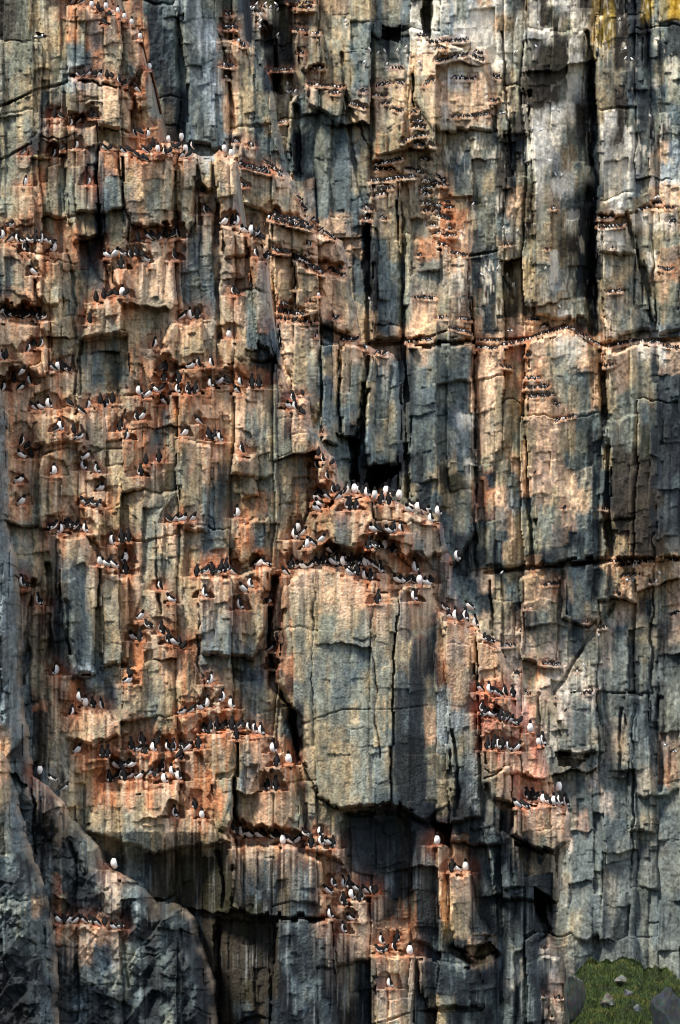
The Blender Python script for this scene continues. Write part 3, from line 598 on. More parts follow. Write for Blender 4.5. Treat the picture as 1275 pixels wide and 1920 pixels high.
    if L == 'C':
        kk = (np.clip((V - 1080) / 200, 0, 1) * np.clip(.75 + fbm(U / 40, V / 70, 151), 0, 1) * .62)[..., None]
        t = t * (1 - kk) + kk * (t.mean(-1, keepdims=True) * np.array([.86, .98, .96], np.float32))
        for x, y in GULLS:
            g2 = window(x, y, 8, 8, 2, 26)
            a = (np.exp(-((U[g2] - x) / 3.6) ** 2) * np.where(V[g2] > y, np.exp(-(V[g2] - y) / 11), 0) * np.clip(STREAK[g2] + .3, 0, 1) * .85)[..., None]
            t[g2] = t[g2] * (1 - a) + a * np.array([.68, .64, .54], np.float32)
        for x0, y0, x1, y1, am in WHITEWASH:
            g2 = window((x0 + x1) / 2, y0, (x1 - x0) / 2 + 8, (x1 - x0) / 2 + 8, 8, y1 - y0 + 24)
            uu = U[g2] + 4 * vnoise(U[g2] / 6, V[g2] / 12, 161); vv = V[g2] + 9 * vnoise(U[g2] / 3, V[g2] / 30, 162)
            a = (np.clip(np.minimum(uu - x0, x1 - uu) / 4 + .5, 0, 1) * np.clip((vv - y0) / 3 + .5, 0, 1) * np.clip((y1 - vv) / (.5 * (y1 - y0)), 0, 1) * np.clip(STREAK[g2] * 1.3 + .42 + .7 * vnoise(U[g2] / 3, V[g2] / 5, 163), 0, 1) * am)[..., None]
            t[g2] = t[g2] * (1 - a) + a * np.array([.80, .76, .64], np.float32)
        dr = np.clip((.8 * vnoise(U / 7, V / 42, 121) + .9 * vnoise(U / 2.6, V / 12, 122) + .5 * fbm(U / 60, V / 90, 123) - .30) * 4, 0, 1) * np.clip((U - 640) / 200, 0, 1) * np.clip((680 - V) / 120, 0, 1)
        dr = (dr * .65)[..., None]
        t = t * (1 - dr) + dr * np.array([.66, .60, .48], np.float32)
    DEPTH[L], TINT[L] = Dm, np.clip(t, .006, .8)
    q = ins[:-1, :-1] & ins[1:, :-1] & ins[:-1, 1:] & ins[1:, 1:]
    fb = fid[:-1, :-1].copy(); fb[~q] = -9
    FACE[L] = fb

# ------------------------------------------------------------------ materials
def rock_material(name, bump=.5, scale=5.0):
    m = bpy.data.materials.new(name); m.use_nodes = True; n = m.node_tree.nodes; lk = m.node_tree.links
    bs = n['Principled BSDF']; at = n.new('ShaderNodeAttribute'); at.attribute_name = 'rock_tone'
    tc = n.new('ShaderNodeTexCoord'); mp = n.new('ShaderNodeMapping'); mp.inputs['Scale'].default_value = (1, 1, .35)
    lk.new(tc.outputs['Object'], mp.inputs[0])
    n1 = n.new('ShaderNodeTexNoise'); n1.inputs['Scale'].default_value = scale; n1.inputs['Detail'].default_value = 6; n1.inputs['Roughness'].default_value = .7
    lk.new(mp.outputs[0], n1.inputs['Vector'])
    n2 = n.new('ShaderNodeTexNoise'); n2.inputs['Scale'].default_value = scale * 3.2; n2.inputs['Detail'].default_value = 3
    lk.new(tc.outputs['Object'], n2.inputs['Vector'])
    mr = n.new('ShaderNodeMapRange'); mr.inputs[1].default_value = .3; mr.inputs[2].default_value = .7; mr.inputs[3].default_value = .62; mr.inputs[4].default_value = 1.38
    lk.new(n1.outputs['Fac'], mr.inputs[0])
    mx = n.new('ShaderNodeMix'); mx.data_type = 'RGBA'; mx.blend_type = 'MULTIPLY'; mx.inputs['Factor'].default_value = 1
    lk.new(at.outputs['Color'], mx.inputs['A']); lk.new(mr.outputs[0], mx.inputs['B'])
    lk.new(mx.outputs['Result'], bs.inputs['Base Color'])
    ad = n.new('ShaderNodeMath'); ad.operation = 'ADD'; lk.new(n1.outputs['Fac'], ad.inputs[0]); lk.new(n2.outputs['Fac'], ad.inputs[1])
    bp = n.new('ShaderNodeBump'); bp.inputs['Strength'].default_value = bump; bp.inputs['Distance'].default_value = .12
    lk.new(ad.outputs[0], bp.inputs['Height']); lk.new(bp.outputs[0], bs.inputs['Normal'])
    bs.inputs['Roughness'].default_value = .78; bs.inputs['Specular IOR Level'].default_value = .3
    return m

def plain(name, colr, rough=.7, noise=0.25, scale=20):
    m = bpy.data.materials.new(name); m.use_nodes = True; n = m.node_tree.nodes; lk = m.node_tree.links
    bs = n['Principled BSDF']; bs.inputs['Roughness'].default_value = rough; bs.inputs['Specular IOR Level'].default_value = .12
    tc = n.new('ShaderNodeTexCoord'); n1 = n.new('ShaderNodeTexNoise'); n1.inputs['Scale'].default_value = scale; n1.inputs['Detail'].default_value = 4
    lk.new(tc.outputs['Object'], n1.inputs['Vector'])
    rp = n.new('ShaderNodeValToRGB'); rp.color_ramp.elements[0].position = .3; rp.color_ramp.elements[1].position = .7
    rp.color_ramp.elements[0].color = tuple(c * (1 - noise) for c in colr) + (1,); rp.color_ramp.elements[1].color = tuple(min(.85, c * (1 + noise)) for c in colr) + (1,)
    lk.new(n1.outputs['Fac'], rp.inputs[0]); lk.new(rp.outputs[0], bs.inputs['Base Color'])
    return m
ROCK = rock_material('weathered_rock', .5, 4.0); ROCKFAR = rock_material('weathered_far_rock', .5, 1.6)
DARK = plain('dark_plumage', (.009, .008, .008), .7); WHITE = plain('white_plumage', (.80, .79, .77), .8, .05)
BEAK = plain('dark_horn', (.02, .018, .016), .4); GREY = plain('grey_plumage', (.28, .31, .34), .8, .1)

# ------------------------------------------------------------------ build the rock bodies
def grid_mesh(name, L, sel):
    jj, ii = np.nonzero(sel)
    a = jj * W_ + ii
    quads = np.stack([a, a + W_, a + W_ + 1, a + 1], 1)
    uq, inv = np.unique(quads.ravel(), return_inverse=True)
    D = DEPTH[L].ravel()[uq]; u = U.ravel()[uq]; v = V.ravel()[uq]
    co = np.stack([(u - CX) / F * D, D, CAMZ + (HV - v) / F * D], 1).astype(np.float32)
    return co, inv.reshape(-1, 4).astype(np.int32), TINT[L].reshape(-1, 3)[uq], uq

def to_mesh(name, co, quads, tc):
    me = bpy.data.meshes.new(name); me.vertices.add(len(co)); me.vertices.foreach_set('co', co.ravel())
    me.loops.add(quads.size); me.loops.foreach_set('vertex_index', quads.ravel())
    me.polygons.add(len(quads)); me.polygons.foreach_set('loop_start', np.arange(0, quads.size, 4, dtype=np.int32))
    at = me.attributes.new('rock_tone', 'FLOAT_COLOR', 'POINT')
    at.data.foreach_set('color', np.concatenate([tc, np.ones((len(tc), 1))], 1).astype(np.float32).ravel())
    me.update(calc_edges=True); me.validate()
    return me

def skirt(co, quads, tc, back):
    e = np.concatenate([quads[:, [0, 1]], quads[:, [1, 2]], quads[:, [2, 3]], quads[:, [3, 0]]])
    key = np.sort(e, 1); key = key[:, 0].astype(np.int64) * 10000000 + key[:, 1]
    _, idx, cnt = np.unique(key, return_index=True, return_counts=True)
    be = e[idx[cnt == 1]]
    n = len(co); vs, inv = np.unique(be.ravel(), return_inverse=True); inv = inv.reshape(-1, 2)
    nb = co[vs].copy(); nb[:, 1] += back
    q = np.stack([be[:, 1], be[:, 0], n + inv[:, 0], n + inv[:, 1]], 1).astype(np.int32)
    return np.concatenate([co, nb]), np.concatenate([quads, q]), np.concatenate([tc, tc[vs]])

BODY = dict(A=('cliff_buttress', 'near rust streaked cliff buttress crowded with guillemots', 'cliff'),
            B=('stepped_buttress', 'middle peach and grey stepped buttress behind the near cliff', 'cliff'),
            C=('cliff_wall', 'tall far cliff wall of dark and pale jointed columns', 'cliff'),
            F=('foreground_rock', 'dark blue grey rock spur at the lower left', 'rock'),
            N=('foreground_rock', 'nearest pale topped rock ridge in the bottom left corner', 'rock'))
for L in 'CBAFN':
    nm, lab, cat = BODY[L]; fb = FACE[L]
    allsel = fb > -9
    co, qd, tc, uq = grid_mesh(nm, L, allsel)
    # the whole body's rim gets a side wall going back; blocks then become parts of it
    sid = fb[allsel]
    rest = sid < 0
    if L != 'C':
        co2, q2, t2 = skirt(co, qd, tc, 14.0)
        extra = q2[len(qd):]
    else:
        co2, t2, extra = co, tc, np.zeros((0, 4), np.int32)
    def sub(qs):
        u2, inv = np.unique(qs.ravel(), return_inverse=True)
        return co2[u2], inv.reshape(-1, 4).astype(np.int32), t2[u2]
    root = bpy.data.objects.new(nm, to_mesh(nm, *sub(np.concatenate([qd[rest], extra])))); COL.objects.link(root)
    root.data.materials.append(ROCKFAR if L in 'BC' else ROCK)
    tag(root, lab, cat, kind='structure')
    for k in range(len(BLOCKS.get(L, []))):
        sel = sid == k
        if sel.sum() < 4: continue
        o = bpy.data.objects.new('rock_block', to_mesh('rock_block', *sub(qd[sel]))); COL.objects.link(o)
        o.data.materials.append(ROCKFAR if L in 'BC' else ROCK); o.parent = root

# ------------------------------------------------------------------ the birds
def tube(rings, seg=14, white=lambda a, k: False):
    """one continuous body: rings (y, z, rx, rn) along a spine in the y-z plane; angle 0 = belly side"""
    vs, fs, ms = [], [], []
    n = len(rings)
    for k, (y, z, rx, rn) in enumerate(rings):
        y0, z0 = rings[max(0, k - 1)][:2]; y1, z1 = rings[min(n - 1, k + 1)][:2]
        ty, tz = y1 - y0, z1 - z0; L = math.hypot(ty, tz); ty /= L; tz /= L
        by, bz = -tz, ty                                            # belly direction
        for a in range(seg):
            th = 2 * math.pi * (a + .5) / seg
            vs.append((1.25 * rx * math.sin(th), y + 1.12 * by * rn * math.cos(th), z + 1.12 * bz * rn * math.cos(th)))
    for k in range(n - 1):
        for a in range(seg):
            b = (a + 1) % seg
            fs.append((k * seg + a, k * seg + b, (k + 1) * seg + b, (k + 1) * seg + a))
            th = 2 * math.pi * (a + 1) / seg; th = min(th, 2 * math.pi - th)
            ms.append(1 if white(math.degrees(th), k) else 0)
    for k in (0, n - 1):
        fs.append(tuple(range(k * seg, (k + 1) * seg)) if k else tuple(reversed(range(seg)))); ms.append(0)
    return vs, fs, ms

def mesh(name, vs, fs, ms=None, mats=(), smooth=True):
    me = bpy.data.meshes.new(name); me.from_pydata(vs, [], fs)
    for m in mats: me.materials.append(m)
    if ms is not None: me.polygons.foreach_set('material_index', ms)
    me.polygons.foreach_set('use_smooth', [smooth] * len(me.polygons)); me.update()
    return me

def upright(stretch=0.0, turn=0.0):
    s = stretch
    r = [(.115, .015, .012, .006), (.085, .045, .035, .022), (.05, .085, .058, .052), (.02, .135, .073, .072), (.0, .19, .077, .076), (-.005, .24, .070, .068),
         (.0, .285, .054, .050), (.006, .32 + s * .4, .039, .036), (.0, .352 + s * .8, .035, .033), (-.010, .382 + s, .036, .038), (-.022, .405 + s, .030, .032), (-.034, .42 + s, .012, .014)]
    vs, fs, ms = tube(r, 14, lambda a, k: (a < (94 if k in (2, 3) else 82) and k <= 6) and k >= 1)
    if turn:
        out = []
        for x, y, z in vs:
            f = min(1, max(0, (z - .30) / .06)) * turn
            out.append((x * math.cos(f) - y * math.sin(f), x * math.sin(f) + y * math.cos(f), z))
        vs = out
    return vs, fs, ms, (.388 + s, -.04)

def crouch(lo=0.0, turn=0.0):
    r = [(.165, .03, .012, .006), (.13, .055, .035, .022), (.085, .085, .062, .052), (.045, .12, .078, .072), (.0, .155 - lo, .080, .076), (-.045, .195 - lo, .068, .064),
         (-.07, .23 - lo, .046, .044), (-.085, .256 - lo, .037, .037), (-.105, .28 - lo, .037, .038), (-.128, .296 - lo, .029, .031), (-.145, .302 - lo, .012, .013)]
    vs, fs, ms = tube(r, 14, lambda a, k: a < 79 and 1 <= k <= 5)
    if turn:
        out = []
        for x, y, z in vs:
            f = min(1, max(0, (-.06 - y) / .04)) * turn; y2 = y + .08
            out.append((x * math.cos(f) - y2 * math.sin(f), x * math.sin(f) + y2 * math.cos(f) - .08, z))
        vs = out
    return vs, fs, ms, None

def cone_mesh(name, p0, p1, r, mat):
    a = np.array(p0); b = np.array(p1); t = b - a; t = t / np.linalg.norm(t); s = np.cross(t, [0, 0, 1]); s /= np.linalg.norm(s); u = np.cross(s, t)
    vs = [tuple(a + r * (.6 * s * math.cos(q) + u * math.sin(q))) for q in [k * math.pi / 3 for k in range(6)]] + [tuple((a + b) / 2 + r * .7 * (.5 * s * math.cos(q) + u * math.sin(q)) + u * r * .15) for q in [k * math.pi / 3 for k in range(6)]] + [tuple(b - u * r * .3)]
    fs = [(k, (k + 1) % 6, 6 + (k + 1) % 6, 6 + k) for k in range(6)] + [(6 + k, 6 + (k + 1) % 6, 12) for k in range(6)]
    return mesh(name, vs, fs, None, (mat,))

def wing_mesh(name, side, path):
    """folded wing lying along the flank, with its pale trailing bar"""
    vs, fs, ms = [], [], []
    for k, (y, z, x, hw) in enumerate(path):
        for q in range(5):
            t = (q - 2) / 2.0
            vs.append((side * (x + .012 * (1 - t * t)), y + hw * t, z + .25 * hw * t))
    n = len(path)
    for k in range(n - 1):
        for q in range(4):
            f = (k * 5 + q, k * 5 + q + 1, (k + 1) * 5 + q + 1, (k + 1) * 5 + q)
            fs.append(f if side > 0 else tuple(reversed(f))); ms.append(1 if (k == 1 and q >= 1) else 0)
    return mesh(name, vs, fs, ms, (DARK, WHITE))

def foot_mesh(name, side, y0):
    vs = [(side * .03, y0 + .02, .05), (side * .03 + .008, y0 + .02, .05), (side * .03, y0 + .02, .004), (side * .03 + .008, y0 + .02, .004),
          (side * .03 - .03, y0 - .045, .003), (side * .03, y0 - .055, .003), (side * .03 + .034, y0 - .045, .003), (side * .03, y0 - .02, .016)]
    fs = [(0, 1, 3, 2), (2, 4, 7), (4, 5, 7), (5, 6, 7), (6, 3, 7), (2, 7, 3)]
    return mesh(name, vs, fs, None, (BEAK,), False)

PROTO = {}
for key, (vs, fs, ms, hd) in dict(up0=upright(0, 0), up1=upright(.02, .7), up2=upright(.03, -.7), up3=upright(-.03, 1.4), cr0=crouch(0, 0), cr1=crouch(.02, .8), cr2=crouch(.03, -.8)).items():
    body = mesh('guillemot', vs, fs, ms, (DARK, WHITE))
    if key.startswith('up'):
        i = {'up0': (0, 0), 'up1': (.02, .7), 'up2': (.03, -.7), 'up3': (-.03, 1.4)}[key]; st, tn = i
        z = .385 + st; dx, dy = math.sin(tn), -math.cos(tn)
        bill = cone_mesh('bill', (dx * .05, dy * .05, z), (dx * .115, dy * .115, z + .006), .014, BEAK)
        wp = [(.10, .03, .028, .012), (.075, .075, .062, .030), (.055, .13, .083, .048), (.04, .19, .088, .050), (.03, .245, .076, .036), (.02, .28, .058, .012)]
        fy = -.01
    else:
        tn = {'cr0': 0, 'cr1': .8, 'cr2': -.8}[key]; lo = {'cr0': 0, 'cr1': .02, 'cr2': .03}[key]
        dx, dy = math.sin(tn), -math.cos(tn); z = .283 - lo
        bill = cone_mesh('bill', (dx * .05, -.08 + dy * .05, z), (dx * .115, -.08 + dy * .115, z - .004), .014, BEAK)
        wp = [(.15, .06, .026, .012), (.12, .085, .060, .026), (.085, .12, .082, .036), (.05, .155, .092, .040), (.01, .19, .090, .034), (-.02, .21, .074, .012)]
        fy = .01
    PROTO[key] = (body, [('bill', bill), ('wing', wing_mesh('wing', 1, wp)), ('wing', wing_mesh('wing', -1, wp)), ('foot', foot_mesh('foot', 1, fy)), ('foot', foot_mesh('foot', -1, fy))])

ORD = ['first', 'second', 'third', 'fourth', 'fifth', 'sixth', 'seventh', 'eighth', 'ninth', 'tenth', 'eleventh', 'twelfth', 'thirteenth', 'fourteenth', 'fifteenth', 'sixteenth', 'seventeenth', 'eighteenth']
SAY = dict(b='dark backed guillemot', k='hunched black guillemot', w='white breasted guillemot', l='guillemot facing left', r='guillemot facing right', m='low crouched guillemot', n='squatting guillemot')
def pose_of(p, rnd):
    if p == 'b': return rnd.choice(['up0', 'up1', 'up2', 'up3']), 180 + rnd.choice([-1, 1]) * rnd.uniform(5, 42), rnd.uniform(-4, 4)
    if p == 'w': return rnd.choice(['up0', 'up1', 'up2']), rnd.uniform(-28, 20), rnd.uniform(-4, 4)
    if p == 'l': return rnd.choice(['up0', 'up0', 'up1', 'up2']), -rnd.uniform(55, 108), rnd.uniform(-4, 8)
    if p == 'r': return rnd.choice(['up0', 'up0', 'up1', 'up2']), rnd.uniform(55, 108), rnd.uniform(-8, 4)
    if p == 'k': return rnd.choice(['cr0', 'cr1', 'cr2']), 180 + rnd.choice([-1, 1]) * rnd.uniform(5, 65), rnd.uniform(-5, 5)
    if p == 'm': return rnd.choice(['cr0', 'cr1']), -rnd.uniform(38, 85), rnd.uniform(-4, 8)
    return rnd.choice(['cr0', 'cr2']), rnd.uniform(38, 85), rnd.uniform(-8, 4)
rnd = random.Random(5)
for li in range(len(LEDGES)):
    g = sorted([b for b in birds if b['li'] == li], key=lambda b: b['x'])
    for k, b in enumerate(g): b['ord'] = ORD[k] if len(g) > 1 else None
rank = sorted(birds, key=lambda b: -b['h'] * (1.3 if b['p'] in 'mnk' else 1))
solo = set(id(b) for b in rank[:300])
for b in birds:
    key, yaw, roll = pose_of(b['p'], rnd)
    b['key'], b['yaw'], b['roll'] = key, yaw, roll
    if id(b) not in solo: continue
    ps = b['D'] / F; nat = .42 if key.startswith('up') else .30
    me, kids = PROTO[key]
    o = bpy.data.objects.new('guillemot', me); COL.objects.link(o)
    o.location = P(b['x'], b['y'] + 1.0, b['D']); o.rotation_euler = (R(roll * .5), R(roll), R(yaw))
    s = b['h'] * ps / nat; o.scale = (s, s, s)
    desc = LEDGES[b['li']][0]
    lab = SAY[b['p']] + (' ' + desc if b['ord'] is None else ', %s from left %s' % (b['ord'], desc))
    tag(o, lab, 'seabird', 'guillemots perched on the cliff ledges')
    for nm2, km in kids:
        c = bpy.data.objects.new(nm2, km); COL.objects.link(c); c.parent = o

# the small far birds (and the few beyond the nearest three hundred) as one colony
def simple_bird(key):
    if key.startswith('up'): r = [(.10, .02, .01, .01), (.04, .09, .06, .055), (.0, .19, .078, .076), (.0, .29, .052, .05), (-.01, .36, .037, .037), (-.03, .42, .012, .012)]
    else: r = [(.16, .03, .01, .01), (.09, .085, .06, .05), (.0, .15, .08, .074), (-.05, .20, .062, .058), (-.09, .265, .037, .037), (-.145, .30, .012, .012)]
    return tube(r, 8, lambda a, k: a < 84 and 0 <= k <= 2)
SB = {k: simple_bird(k) for k in ('up', 'cr')}
vs, fs, ms = [], [], []
for b in far + [b for b in birds if id(b) not in solo]:
    key, yaw, roll = pose_of(b['p'], rnd)
    v0, f0, m0 = SB[key[:2]]; ps = b['D'] / F; s = b['h'] * ps / (.42 if key[:2] == 'up' else .29)
    x0, y0, z0 = P(b['x'], b['y'] + .6, b['D']); cy, sy = math.cos(R(yaw)), math.sin(R(yaw)); n0 = len(vs)
    vs += [(x0 + s * (x * cy - y * sy), y0 + s * (x * sy + y * cy), z0 + s * z) for x, y, z in v0]
    fs += [tuple(q + n0 for q in f) for f in f0]; ms += m0
o = bpy.data.objects.new('guillemot_colony', mesh('guillemot_colony', vs, fs, ms, (DARK, WHITE))); COL.objects.link(o)
tag(o, 'crowds of small far guillemots along the ledges of the back cliff', 'seabirds', kind='stuff')

vs, fs, ms = [], [], []
for x, y in GULLS:
    j = int((y + 2 - gv[0]) / STEP); i = int((x - gu[0]) / STEP); D = float(DEPTH['C'][max(0, j - 1):j + 3, max(0, i - 2):i + 3].min()) - .12; s = 7.5 * D / F / .30
    v0, f0, m0 = SB['cr']; yw = R(rnd.choice([-80, 80, -40, 40, 10])); cy, sy = math.cos(yw), math.sin(yw); x0, y0, z0 = P(x, y + .6, D); n0 = len(vs)
    vs += [(x0 + s * (a * cy - b * sy), y0 + s * (a * sy + b * cy), z0 + s * c) for a, b, c in v0]
    fs += [tuple(q + n0 for q in f) for f in f0]; ms += [1 if (q // 8 in (2, 3, 4) or m) else 0 for q, m in enumerate(m0)]
o = bpy.data.objects.new('nesting_gulls', mesh('nesting_gulls', vs, fs, ms, (GREY, WHITE))); COL.objects.link(o)
tag(o, 'scattered tiny white gulls nesting on the upper back cliff', 'gulls', kind='stuff')

# birds in the air
def flying(name, u, v, D, yaw, bank, label, cat, group, body_mat, wing_mat, size=1.0):
    r = [(.20, .0, .012, .006), (.15, .0, .03, .022), (.06, .0, .055, .05), (-.04, .0, .062, .058), (-.12, .0, .048, .045), (-.17, .005, .034, .033), (-.20, .005, .03, .03), (-.235, .0, .008, .008)]
    v0, f0, m0 = tube(r, 12, lambda a, k: True)
    f_ms = [1 if True else 0 for _ in f0]
    f_ms = [(0 if (cat == 'seabird' and i // 12 >= 4) else 1) for i in range(len(f0))]
    o = bpy.data.objects.new(name, mesh(name, v0, f0, f_ms, (body_mat, WHITE))); COL.objects.link(o)
    o.location = P(u, v, D); o.rotation_euler = (0, R(bank), R(yaw)); o.scale = (size,) * 3
    for sd in (1, -1):
        pts = [(0, -.07, .02), (.12, -.11, .08), (.26, -.06, .13), (.37, .03, .12), (.26, .05, .12), (.12, .06, .07), (0, .07, .02)]
        vv = [(sd * (x + .045), y, z) for x, y, z in pts] + [(sd * (x + .045), y, z - .008) for x, y, z in pts]; nn = len(pts)
        ff = [tuple(range(nn)), tuple(reversed(range(nn, 2 * nn)))] + [(a, nn + a, nn + (a + 1) % nn, (a + 1) % nn) for a in range(nn)]
        c = bpy.data.objects.new('wing', mesh('wing', vv, ff, None, (wing_mat,), False)); COL.objects.link(c); c.parent = o
    bl = bpy.data.objects.new('bill', cone_mesh('bill', (0, -.225, .0), (0, -.285, -.005), .013, BEAK)); COL.objects.link(bl); bl.parent = o
    tag(o, label, cat, group)
    return o
flying('guillemot', 75, 68, 96.0, 78, -14, 'flying guillemot with white belly crossing the upper left corner', 'seabird', 'birds in flight', DARK, DARK, 1.0)
flying('gull', 941, 212, 250.0, 60, 10, 'grey winged gull flying past the pale stained upper wall', 'gull', 'gulls in flight', WHITE, GREY, 1.25)
flying('gull', 1171, 92, 252.0, 50, -30, 'tiny white gull gliding beside the yellow lichen streak', 'gull', 'gulls in flight', WHITE, WHITE, 1.0)
flying('gull', 1178, 1088, 252.0, -70, 12, 'dark gull flying before the rust ledge at right centre', 'gull', 'gulls in flight', GREY, GREY, 1.2)
flying('gull', 1249, 1397, 250.0, -60, 8, 'upper of two grey gulls flying at the right edge', 'gull', 'gulls in flight', WHITE, GREY, 1.1)
flying('gull', 1265, 1409, 248.0, 75, -10, 'lower of two grey gulls flying at the right edge', 'gull', 'gulls in flight', WHITE, GREY, .9)
flying('gull', 956, 620, 250.0, 80, -6, 'dark winged gull flying above the orange back ledge', 'gull', 'gulls in flight', GREY, GREY, 1.2)

# ------------------------------------------------------------------ loose stones
def stone(name, u, v, D, sx, sy, sz, seed, colr, label, cat, group=None, rot=0.0, kind=None):
    rg = random.Random(seed); bm = bmesh.new(); bmesh.ops.create_icosphere(bm, subdivisions=5 if name == 'outcrop' else 4, radius=1)
    pl = [(np.array([rg.uniform(-1, 1) for _ in range(3)]), rg.uniform(.38, .75)) for _ in range(13)]
    pl = [(n / np.linalg.norm(n), d) for n, d in pl]
    for vt in bm.verts:
        p = np.array(vt.co)
        for n, d in pl:
            t = float(p @ n)
            if t > d: p = p - n * (t - d) * .99
        q = p * 3.1 + seed; q2 = p * 9.0 + seed
        p = p * (1 + .16 * float(vnoise(np.array([q[0] + q[1]]), np.array([q[2] * .6]), seed)[0]) + .09 * float(vnoise(np.array([q2[0] - q2[1]]), np.array([q2[2] * .5]), seed + 1)[0]))
        vt.co = (p[0] * sx, p[1] * sy, p[2] * sz)
    me = bpy.data.meshes.new(name); bm.to_mesh(me); bm.free()
    at = me.attributes.new('rock_tone', 'FLOAT_COLOR', 'POINT'); rn = np.array([tuple(v.co) for v in me.vertices]); rn = .62 + .8 * (vnoise(rn[:, 0] * 5 + rn[:, 1] * 3, rn[:, 2] * 2.5, seed) + .5); rn = dict(enumerate(rn)); at.data.foreach_set('color', [q for vt in me.vertices for q in [c * (.6 + .8 * rg.random()) * rn[vt.index] * (.75 if vt.co.z < 0 and rg.random() < .3 else 1) for c in colr] + [1]])
    me.materials.append(ROCK); o = bpy.data.objects.new(name, me); COL.objects.link(o)
    o.location = P(u, v, D); o.rotation_euler = (0, R(rot), R(rg.uniform(0, 360)))
    tag(o, label, cat, group, kind)
    return o
def depth_at(L, u, v):
    return float(DEPTH[L][int((v - gv[0]) / STEP), int((u - gu[0]) / STEP)])
px = 100 / F
def on_near(u, v, wd, ht, colr, label, seed, rot=0):
    D = depth_at('A', u, v + ht * .6)
    stone('rubble_stone', u, v, D - .02, wd * px * .5, wd * px * .45, ht * px * .5, seed, colr, label, 'stone', 'rust stained rubble on the near ledges', rot)
RUSTC = (.36, .15, .08); TANC = (.30, .19, .11)
on_near(300, 297, 42, 13, (.42, .19, .11), 'flat rust slab jutting below the resting birds at upper left', 3, 6)
on_near(412, 1330, 46, 24, RUSTC, 'largest wedge of rust rubble, under two standing guillemots', 4, -18)
on_near(345, 1352, 26, 22, TANC, 'upright tan stone left of the largest rubble wedge', 5)
on_near(366, 1366, 22, 20, RUSTC, 'square rust stone between the rubble wedge and lower birds', 6, 20)
on_near(333, 1372, 20, 16, (.30, .13, .08), 'small dark rust stone at the left of the rubble', 7)
on_near(272, 1418, 26, 18, RUSTC, 'rust stone in the middle of the bird crowd at lower left', 8, 10)
on_near(300, 1425, 18, 14, TANC, 'small tan stone beside the rust stone in the bird crowd', 9)
on_near(222, 1408, 18, 12, (.46, .24, .15), 'pale pink stone left of the lower bird crowd', 10, -25)

# ------------------------------------------------------------------ grass mound with boulders at the lower right
def mound_D(u, v):
    top = 1806 + 12 * np.clip((u - 1170) / 50, 0, 3) ** 1.5 + 18 * np.clip((1104 - u) / 20, 0, 4)
    t = (v - top) / 150.0
    return top, t
mu = np.arange(1066, 1400, 2.5); mt = np.linspace(-.04, 1.25, 80)
vs, fs = [], []
MU, MT = np.meshgrid(mu, mt)
MTOP = mound_D(MU, 0)[0] + 7 * fbm(MU / 16, MU * 0, 132) + 3 * vnoise(MU / 4, MU * 0, 133)
MV = MTOP + MT * 150; MD = 256 - 26 * np.maximum(MT, 0) ** .85
MB = 1.5 * fbm(MU / 22, MT * 7, 131, 3) + .5 * vnoise(MU / 4.5, MT * 26, 134)
for j in range(len(mt)):
    for i in range(len(mu)):
        x, y, z = P(float(MU[j, i]), float(MV[j, i]), float(MD[j, i])); vs.append((x, y - .3 * float(MB[j, i]), z + .55 * float(MB[j, i])))
nx = len(mu)
for j in range(len(mt) - 1):
    for i in range(nx - 1): fs.append((j * nx + i, (j + 1) * nx + i, (j + 1) * nx + i + 1, j * nx + i + 1))
GR = plain('mossy_turf', (.020, .026, .007), .95, .6, 1.2)
gm = mesh('grassy_mound', vs, fs, None, (GR,)); go = bpy.data.objects.new('grassy_mound', gm); COL.objects.link(go)
tag(go, 'green mossy mound at the foot of the cliff', 'mound', kind='structure')
GRASS = bpy.data.materials.new('grass_blades'); GRASS.use_nodes = True
_n = GRASS.node_tree.nodes; _l = GRASS.node_tree.links; _tc = _n.new('ShaderNodeTexCoord'); _ns = _n.new('ShaderNodeTexNoise'); _ns.inputs['Scale'].default_value = .55; _ns.inputs['Detail'].default_value = 5
_l.new(_tc.outputs['Object'], _ns.inputs['Vector']); _rp = _n.new('ShaderNodeValToRGB'); _l.new(_ns.outputs['Fac'], _rp.inputs[0]); _l.new(_rp.outputs[0], _n['Principled BSDF'].inputs['Base Color'])
_rp.color_ramp.elements[0].position = .35; _rp.color_ramp.elements[0].color = (.012, .022, .005, 1); _rp.color_ramp.elements[1].position = .68; _rp.color_ramp.elements[1].color = (.10, .10, .016, 1)
_e2 = _rp.color_ramp.elements.new(.85); _e2.color = (.07, .035, .018, 1)
_e = _rp.color_ramp.elements.new(.5); _e.color = (.036, .075, .009, 1)
_n['Principled BSDF'].inputs['Roughness'].default_value = .8
rg = random.Random(11); gvs, gfs = [], []
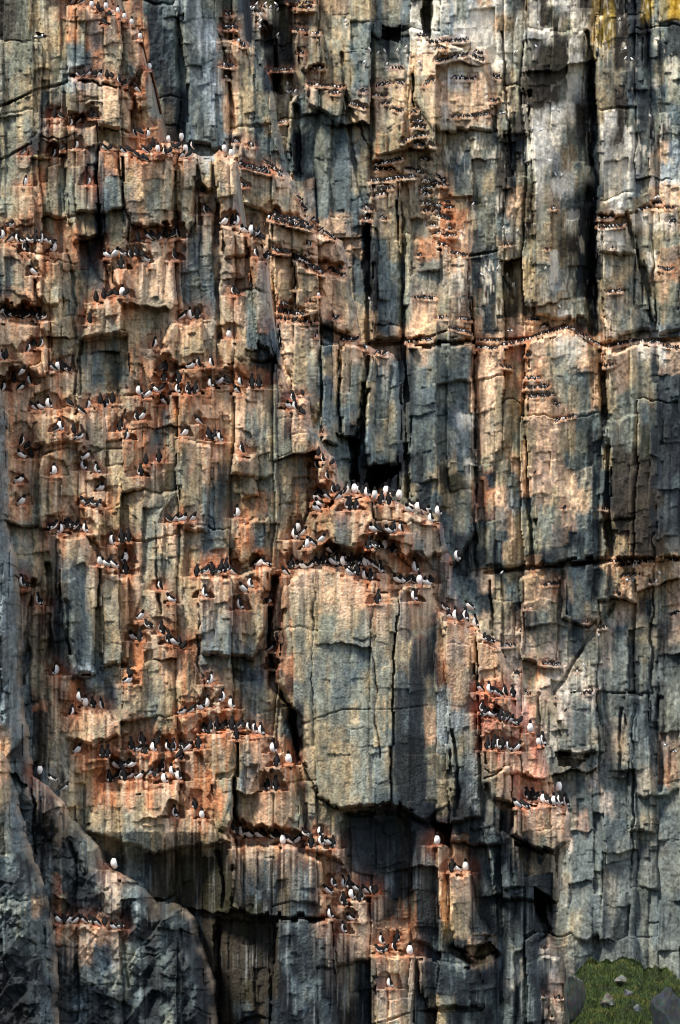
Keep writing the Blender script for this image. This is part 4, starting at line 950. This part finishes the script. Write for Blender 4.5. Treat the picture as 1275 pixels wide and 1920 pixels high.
for k in range(34000):
    f = rg.choice(fs); a = vs[f[0]]; b = vs[f[1]]; c = vs[f[3]]; s, t = rg.random(), rg.random()
    x, y, z = [a[q] + s * (b[q] - a[q]) + t * (c[q] - a[q]) for q in range(3)]
    hgt = rg.uniform(.08, .22) + .42 * max(0.0, math.sin(x * 2.1 + 3 * math.sin(y * .7)) * math.sin(z * 3.3 + x)) * rg.random(); an = rg.uniform(0, 6.28); wd = rg.uniform(.03, .06); n0 = len(gvs); dx, dy = math.cos(an), math.sin(an); le = rg.uniform(-.15, .15)
    gvs += [(x - dx * wd, y - dy * wd, z - .03), (x + dx * wd, y + dy * wd, z - .03), (x + le, y + rg.uniform(-.15, .15), z + hgt)]; gfs.append((n0, n0 + 1, n0 + 2))
o = bpy.data.objects.new('grass', mesh('grass', gvs, gfs, None, (GRASS,), False)); COL.objects.link(o)
tag(o, 'short green and ochre grass covering the mound', 'grass', kind='stuff')
q_ = 245 / F
def on_mound(u, v, wd, ht, colr, label, seed, rot=0):
    top, t = mound_D(u, v + ht * .35); D = 256 - 26 * max(0, float(t)) ** .85
    stone('boulder', u, v, D - .2, wd * q_ * .5, wd * q_ * .4, ht * q_ * .5, seed, colr, label, 'boulder', 'boulders lying in the grass', rot)
on_mound(1162, 1837, 28, 22, (.13, .13, .11), 'pale square boulder in the middle of the green mound', 21, 8)
on_mound(1140, 1876, 36, 42, (.10, .105, .085), 'largest grey boulder leaning on the lower mound', 22, 24)
on_mound(1180, 1864, 24, 24, (.075, .085, .088), 'dark pointed boulder right of the largest boulder', 23, -35)
on_mound(1194, 1890, 22, 20, (.09, .11, .10), 'pale green grey stone beside the dark right outcrop', 25)
stone('outcrop', 1262, 1926, 229, 56 * q_, 36 * q_ * .7, 76 * q_, 31, (.020, .026, .028), 'dark rock outcrop right of the grass mound', 'outcrop', None, 6)
stone('outcrop', 1074, 1888, 240, 28 * q_, 24 * q_, 96 * q_, 33, (.045, .052, .046), 'tall grey slab rising left of the grass mound', 'outcrop', None, -10)
